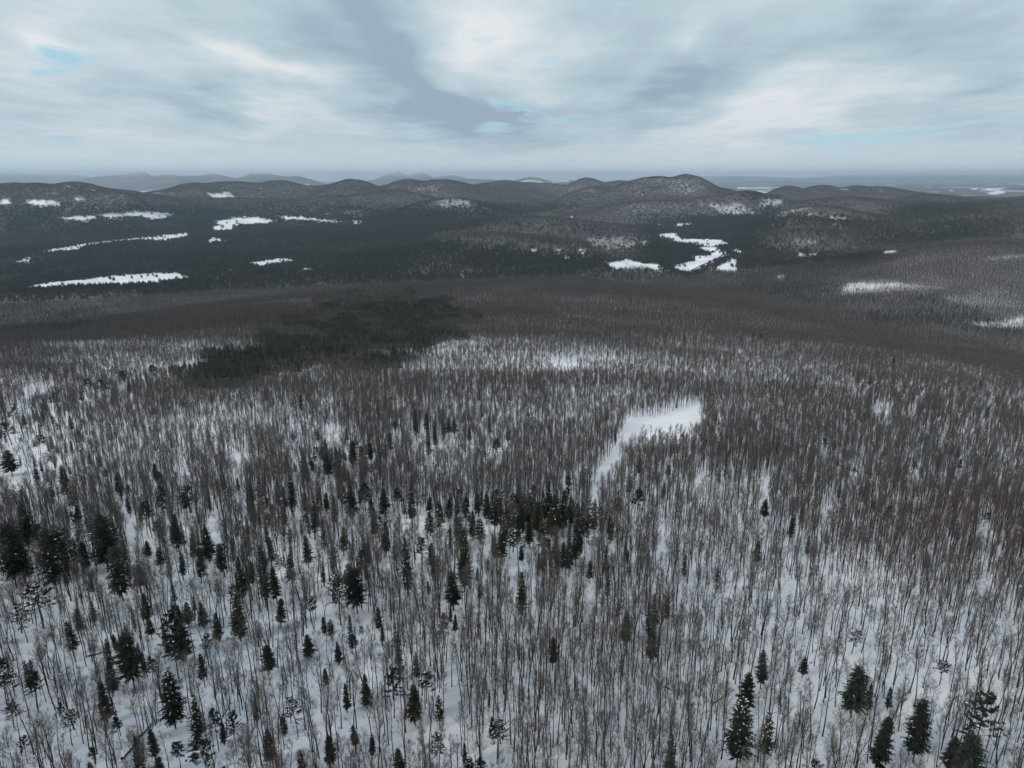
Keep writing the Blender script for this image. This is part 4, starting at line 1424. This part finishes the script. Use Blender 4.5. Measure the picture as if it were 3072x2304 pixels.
def far_hardwood(A, B, p, h, rg, nt, w):
    thorn(A, p, p + np.array([0, 0, h * .9]), w * 1.3, rg)
    for k in range(nt):
        c = p + np.array([rg.normal(0, .5), rg.normal(0, .5), h * rg.uniform(.4, .8)])
        a = rg.uniform(0, 6.28)
        q = c + np.array([math.cos(a) * rg.uniform(.6, 3), math.sin(a) * rg.uniform(.6, 3), rg.uniform(1.5, 4.5)])
        thorn(B, c, q, w * rg.uniform(.6, 1.4), rg)


def clump(kind, seed, side, n, nt, w, hs=1.0):
    rg = np.random.default_rng(seed)
    A, B = Acc(), Acc()
    g = int(math.ceil(math.sqrt(n)))
    for i in range(n):
        p = np.array([((i % g) + .5 + rg.uniform(-.4, .4)) / g - .5, ((i // g) + .5 + rg.uniform(-.4, .4)) / g - .5, 0]) * side
        if kind == 'c':
            far_conifer(B, A, p, rg.uniform(11, 20) * hs, rg.uniform(2.0, 3.2), rg)
        else:
            far_hardwood(A, B, p, rg.uniform(13, 19) * hs, rg, nt, w)
    if kind == 'c':
        return merge_mesh('conifer_clump', [(B, MAT['needle']), (A, MAT['snow'])])
    return merge_mesh('hardwood_clump', [(A, MAT['bark'] if side < 20 else MAT['twig']), (B, MAT['twig'])])


vc_src = source_set('valley_conifer_sources', [clump('c', 900 + i, 13, 5, 0, 0) for i in range(5)])
vh_src = source_set('valley_hardwood_sources', [clump('h', 920 + i, 13, 4, 26, .26) for i in range(5)])
x, y, z, rg = candidates(3000, 6500, 12.0, 45.5, 31)
keep, con, pin = classify(x, y, z, rg)
x, y, z, con = x[keep], y[keep], z[keep], con[keep]
rot = rg.uniform(0, 6.283, len(x))
sc = rg.uniform(.8, 1.15, len(x))
k = ~con
forest('valley_hardwood_forest', 'leafless brown forest on the low hills and valley sides', 'forest', vh_src, 5, x[k], y[k], z[k], rot[k], s3(sc[k]), rg.integers(0, 5, k.sum()))
k = con
forest('valley_conifer_forest', 'dark blue green conifer forest across the valley floor', 'forest', vc_src, 5, x[k], y[k], z[k], rot[k], s3(sc[k]), rg.integers(0, 5, k.sum()))

hc_src = source_set('hill_conifer_sources', [clump('c', 940 + i, 27, 12, 0, 0) for i in range(5)])
hh_src = source_set('hill_hardwood_sources', [clump('h', 960 + i, 24, 14, 22, .46) for i in range(5)])
x, y, z, rg = candidates(6500, 14500, 21.0, 45.5, 41)
keep, con, pin = classify(x, y, z, rg)
x, y, z, con = x[keep], y[keep], z[keep], con[keep]
rot = rg.uniform(0, 6.283, len(x))
sc = rg.uniform(.8, 1.15, len(x))
k = ~con
forest('hill_hardwood_forest', 'purple grey leafless forest on the far rounded hills', 'forest', hh_src, 5, x[k], y[k], z[k] - 1, rot[k], s3(sc[k]), rg.integers(0, 5, k.sum()))
k = con
forest('hill_conifer_forest', 'dark conifer forest at the foot of the far hills', 'forest', hc_src, 5, x[k], y[k], z[k] - 1, rot[k], s3(sc[k]), rg.integers(0, 5, k.sum()))


# ------------------------------------------------------------------ road
def build_road():
    pts = [pix_ground(a, b) for a, b in C3([(118, 762), (200, 722), (290, 682), (340, 655), (356, 635), (345, 615), (322, 603)])]
    P = np.array(pts)
    t = np.linspace(0, len(P) - 1, 60)
    q = np.stack([np.interp(t, np.arange(len(P)), P[:, k]) for k in range(2)], -1)
    ker = np.ones(7) / 7
    for k in range(2):
        q[3:-3, k] = np.convolve(q[:, k], ker, 'valid')
    tg = np.gradient(q, axis=0)
    tg /= np.linalg.norm(tg, axis=1, keepdims=True)
    nrm = np.stack([-tg[:, 1], tg[:, 0]], -1)
    vs, fs = [], []
    for w, dz in ((-5, .5), (5, .5)):
        e = q + nrm * w
        zz = height(q[:, 0], q[:, 1]) + dz
        vs.append(np.column_stack([e, zz]))
    v = np.vstack(vs + [vs[0] - [0, 0, 1.5], vs[1] - [0, 0, 1.5]])
    n = len(q)
    for i in range(n - 1):
        fs += [(i, i + 1, n + i + 1, n + i), (i, 2 * n + i, 2 * n + i + 1, i + 1), (n + i, n + i + 1, 3 * n + i + 1, 3 * n + i)]
    me = bpy.data.meshes.new('road')
    me.from_pydata(v.tolist(), [], fs)
    me.materials.append(MAT['asphalt'])
    o = bpy.data.objects.new('road', me)
    COL.objects.link(o)
    o['kind'] = 'structure'
    o['label'] = 'ploughed grey valley road curving between the snowy fields'


build_road()


# ------------------------------------------------------------------ houses and barns
def box(acc, x0, x1, y0, y1, z0, z1):
    acc.add([(x0, y0, z0), (x1, y0, z0), (x1, y1, z0), (x0, y1, z0), (x0, y0, z1), (x1, y0, z1), (x1, y1, z1), (x0, y1, z1)],
            [(0, 3, 2, 1), (4, 5, 6, 7), (0, 1, 5, 4), (1, 2, 6, 5), (2, 3, 7, 6), (3, 0, 4, 7)])


def house(name, px, py, L, W, H, rz, wall, roofm, label, cat, chimney=True, storeys=2):
    g = pix_ground(px, py)
    if g is None:
        return
    t = thing(name, (g[0], g[1], g[2] - .6), rz)
    t['label'] = label
    t['category'] = cat
    t['group'] = 'buildings in the valley'
    A = Acc()
    l, w = L / 2, W / 2
    box(A, -l, l, -w, w, 0, H + .6)
    rh = W * .45
    A.add([(-l, -w, H + .6), (-l, w, H + .6), (-l, 0, H + .6 + rh - .05), (l, -w, H + .6), (l, w, H + .6), (l, 0, H + .6 + rh - .05)], [(0, 2, 1), (3, 4, 5)])
    part('wall', A.mesh('wall', wall), t)
    B = Acc()
    e = .5
    for s in (-1, 1):
        y0, z0, y1, z1 = s * (w + e), H + .6 - e * .9, 0, H + .6 + rh
        B.add([(-l - e, y0, z0), (l + e, y0, z0), (l + e, y1, z1), (-l - e, y1, z1), (-l - e, y0, z0 + .35), (l + e, y0, z0 + .35), (l + e, y1, z1 + .35), (-l - e, y1, z1 + .35)],
              [(0, 1, 2, 3), (7, 6, 5, 4), (0, 4, 5, 1), (1, 5, 6, 2), (3, 2, 6, 7), (0, 3, 7, 4)])
    r = part('roof', B.mesh('roof', roofm), t)
    if chimney:
        c = Acc()
        box(c, l * .3, l * .3 + 1, -.5, .5, H + rh * .6, H + rh + 1.8)
        part('chimney', c.mesh('chimney', MAT['red']), r)
    d = Acc()
    dw = 1.1 if cat == 'house' else 2.2
    box(d, -dw, dw if cat != 'house' else 0, -w - .06, -w + .2, .6, .6 + (2.2 if cat == 'house' else 3.6))
    part('door', d.mesh('door', MAT['dark']), t)
    win = Acc()
    box(win, -.6, .6, -.05, .2, 0, 1.4)
    wm = win.mesh('window', MAT['dark'])
    for st in range(storeys):
        for k in (-.7, .45, .75):
            q = part('window', wm, t)
            q.location = (k * l, -w, 1.6 + 2.8 * st)


house('barn', 85, 778, 22, 11, 6, .1, MAT['white'], MAT['snow'], 'white barn with snowy roof on the left edge clearing', 'barn', False, 1)
house('farm_house', 238, 731, 14, 9, 5.5, .3, MAT['white'], MAT['snow'], 'white farm house at the edge of the long snowy field', 'house')
house('barn', 252, 729, 16, 10, 5, .3, MAT['red'], MAT['snow'], 'dark red barn beside the long snowy field', 'barn', False, 1)
house('farm_house', 395, 637, 20, 12, 6, .2, MAT['tan'], MAT['snow'], 'tan farm house along the top of the upper left field', 'house')
house('barn', 418, 636, 30, 14, 7, .2, MAT['red'], MAT['slate'], 'long barn along the top of the upper left field', 'barn', False, 1)
house('farm_house', 700, 655, 20, 12, 6, -.2, MAT['tan'], MAT['snow'], 'tan house on the curved snowy field', 'house')
house('barn', 735, 653, 26, 13, 6, .1, MAT['red'], MAT['snow'], 'barn on the curved snowy field', 'barn', False, 1)
house('village_house', 890, 656, 18, 12, 7, .1, MAT['white'], MAT['snow'], 'white village house right of the curved field', 'house')
house('village_house', 979, 645, 18, 12, 7, .1, MAT['white'], MAT['snow'], 'lone white house amid dark valley woods', 'house')
house('farm_house', 640, 717, 16, 10, 6, .2, MAT['tan'], MAT['snow'], 'tan house on the small notch shaped field', 'house')
house('farm_house', 2150, 752, 15, 10, 5.5, .4, MAT['tan'], MAT['slate'], 'tan house beside the bend of the valley road', 'house')
house('barn', 2140, 757, 17, 10, 5, .4, MAT['red'], MAT['slate'], 'dark barn near the bend of the valley road', 'barn', False, 1)
house('village_house', 1716, 654, 18, 11, 6, .1, MAT['white'], MAT['snow'], 'white house on the brown hill at centre', 'house')


# ------------------------------------------------------------------ wind turbines on the far ridge
def turbine(px, i, label):
    a, _ = azel(px, 525)
    ds = np.arange(27000, 33000, 60.0)
    zz = height(ds * math.sin(a), ds * math.cos(a))
    j = int(np.argmax((zz - CAMZ) / ds))
    x, y, z = ds[j] * math.sin(a), ds[j] * math.cos(a), zz[j]
    t = thing('wind_turbine', (float(x), float(y), float(z) - 3), float(-a))
    t['label'] = label
    t['category'] = 'wind turbine'
    t['group'] = 'wind turbines on the far left ridge'
    A = Acc()
    tube(A, [(0, 0, 0), (0, 0, 60), (0, 0, 110)], [5.5, 4.5, 3.5], 10)
    part('tower', A.mesh('tower', MAT['tower'], True), t)
    B = Acc()
    box(B, -2.5, 2.5, -5, 9, 107, 113)
    n = part('nacelle', B.mesh('nacelle', MAT['tower']), t)
    for k in range(3):
        c = Acc()
        th = 2.094 * k + i * .7
        u = np.array([math.sin(th), 0, math.cos(th)])
        v = np.array([math.cos(th), 0, -math.sin(th)])
        o = np.array([0, -6.5, 110.0])
        c.add([o - v * 1.6, o + v * 1.6, o + u * 14 + v * 3.6, o + u * 55 + v * .6, o + u * 55 - v * .6, o + u * 14 - v * 1.4] +
              [q + np.array([0, .8, 0]) for q in (o - v * 1.6, o + v * 1.6, o + u * 14 + v * 3.6, o + u * 55 + v * .6, o + u * 55 - v * .6, o + u * 14 - v * 1.4)],
              [(0, 5, 4, 3, 2, 1), (6, 7, 8, 9, 10, 11)] + [(q, (q + 1) % 6, 6 + (q + 1) % 6, 6 + q) for q in range(6)])
        part('blade', c.mesh('blade', MAT['tower']), n)


TL = ['leftmost', 'second', 'third', 'fourth', 'fifth', 'sixth', 'seventh', 'eighth']
for i, px in enumerate((655, 668, 738, 757, 772, 812, 826, 842)):
    turbine(px, i, '%s white wind turbine from the left on the hazy ridge' % TL[i])


# ------------------------------------------------------------------ fallen logs
def log(p0, p1, rad, label, snowy=True):
    a, b = pix_ground(*p0), pix_ground(*p1)
    a, b = np.array(a), np.array(b)
    n = 9
    P = a + (b - a) * np.linspace(0, 1, n)[:, None]
    P[:, 2] = height(P[:, 0], P[:, 1]) + rad * .8
    rg = np.random.default_rng(int(p0[0]))
    P[1:-1, :2] += rg.normal(0, .12, (n - 2, 2))
    L = float(np.linalg.norm(b - a))
    base = P[0].copy()
    t = thing('fallen_log', tuple(float(q) for q in base))
    t['label'] = label
    t['category'] = 'log'
    t['group'] = 'fallen trunks lying in the snow'
    Q = P - base
    A = Acc()
    tube(A, Q, np.linspace(rad, rad * .45, n), 7)
    part('trunk', A.mesh('log_trunk', MAT['bark'], True), t)
    B = Acc()
    for k in range(int(6 + L)):
        c, ct = at_len(Q, rg.uniform(.35, .98))
        d = out_dir(ct, rg.uniform(.5, 1.1), rg)
        d[2] = abs(d[2])
        thorn(B, c, c + d * rg.uniform(.8, 2.4), .07, rg)
    part('branches', B.mesh('log_branches', MAT['twig']), t)
    if snowy:
        S = Acc()
        W = np.linspace(rad, rad * .45, n) * .62
        dirp = np.array([-(b - a)[1], (b - a)[0], 0]) / (np.linalg.norm((b - a)[:2]) + 1e-6)
        v, f = [], []
        for i in range(n):
            for s, h in ((-1, .72), (-.5, 1.2), (.5, 1.2), (1, .72)):
                v.append(Q[i] + dirp * W[i] * s * 1.1 + [0, 0, W[i] / .62 * h * rg.uniform(.93, 1.1)])
        for i in range(n - 1):
            for k in range(3):
                f.append((i * 4 + k, i * 4 + k + 1, i * 4 + 5 + k, i * 4 + 4 + k))
        S.add(v, f)
        part('snow_cap', S.mesh('log_snow', MAT['snow'], True), t)


D4 = lambda x, y: (.3472 * x, 1728 + .3472 * y)
log(D4(1060, 1590), D4(1330, 1235), .34, 'long fallen log slanting up right in the lower left')
log(D4(760, 700), D4(925, 655), .28, 'short fallen log lying level at left beside the lone spruce')
log(D4(1905, 1245), D4(1995, 1100), .2, 'thin fallen stem slanting in the lower left middle')
log((1195, 1668), (1160, 1675), .22, 'short pale log left of the long narrow spruce')
log((1376, 1722), (1418, 1717), .22, 'pale log lying level beside the central snow gap')
log((1925, 1838), (1985, 1878), .25, 'fallen trunk slanting down right at centre right')
log((2140, 2112), (2186, 2076), .25, 'leaning dead stem left of the lower right cluster')
log((2620, 2290), (2645, 2278), .25, 'short log at the foot of the ragged spruce')
log((1995, 2060), (2030, 2078), .22, 'thin fallen stem right of bottom centre')


# ------------------------------------------------------------------ haze
def build_haze():
    m = new_mat('haze')
    N, val, M, MIX, MAP, NOISE, lk = nodes_of(m.node_tree)
    o = N('ShaderNodeOutputMaterial')
    v = N('ShaderNodeVolumePrincipled')
    v.inputs['Color'].default_value = (0.70, 0.84, 1.0, 1)
    v.inputs['Density'].default_value = 2.6e-5
    v.inputs['Anisotropy'].default_value = 0.55
    lk.new(v.outputs[0], o.inputs['Volume'])
    A = Acc()
    zmin = float(GZ.min()) - 2
    zmax = max(float(GZ.max()), CAMZ) + 40
    box(A, -97000, 97000, -97000, 97000, zmin, zmax)
    me = A.mesh('haze', m)
    ob = bpy.data.objects.new('haze', me)
    COL.objects.link(ob)
    ob['kind'] = 'stuff'
    ob['label'] = 'thin bluish haze filling the valley and far ranges'
    ob['category'] = 'haze'


build_haze()
print('conifers', len(conifers), 'instances', sum(len(o.data.vertices) for o in COL.objects if o.get('kind') == 'stuff' and o.type == 'MESH'))
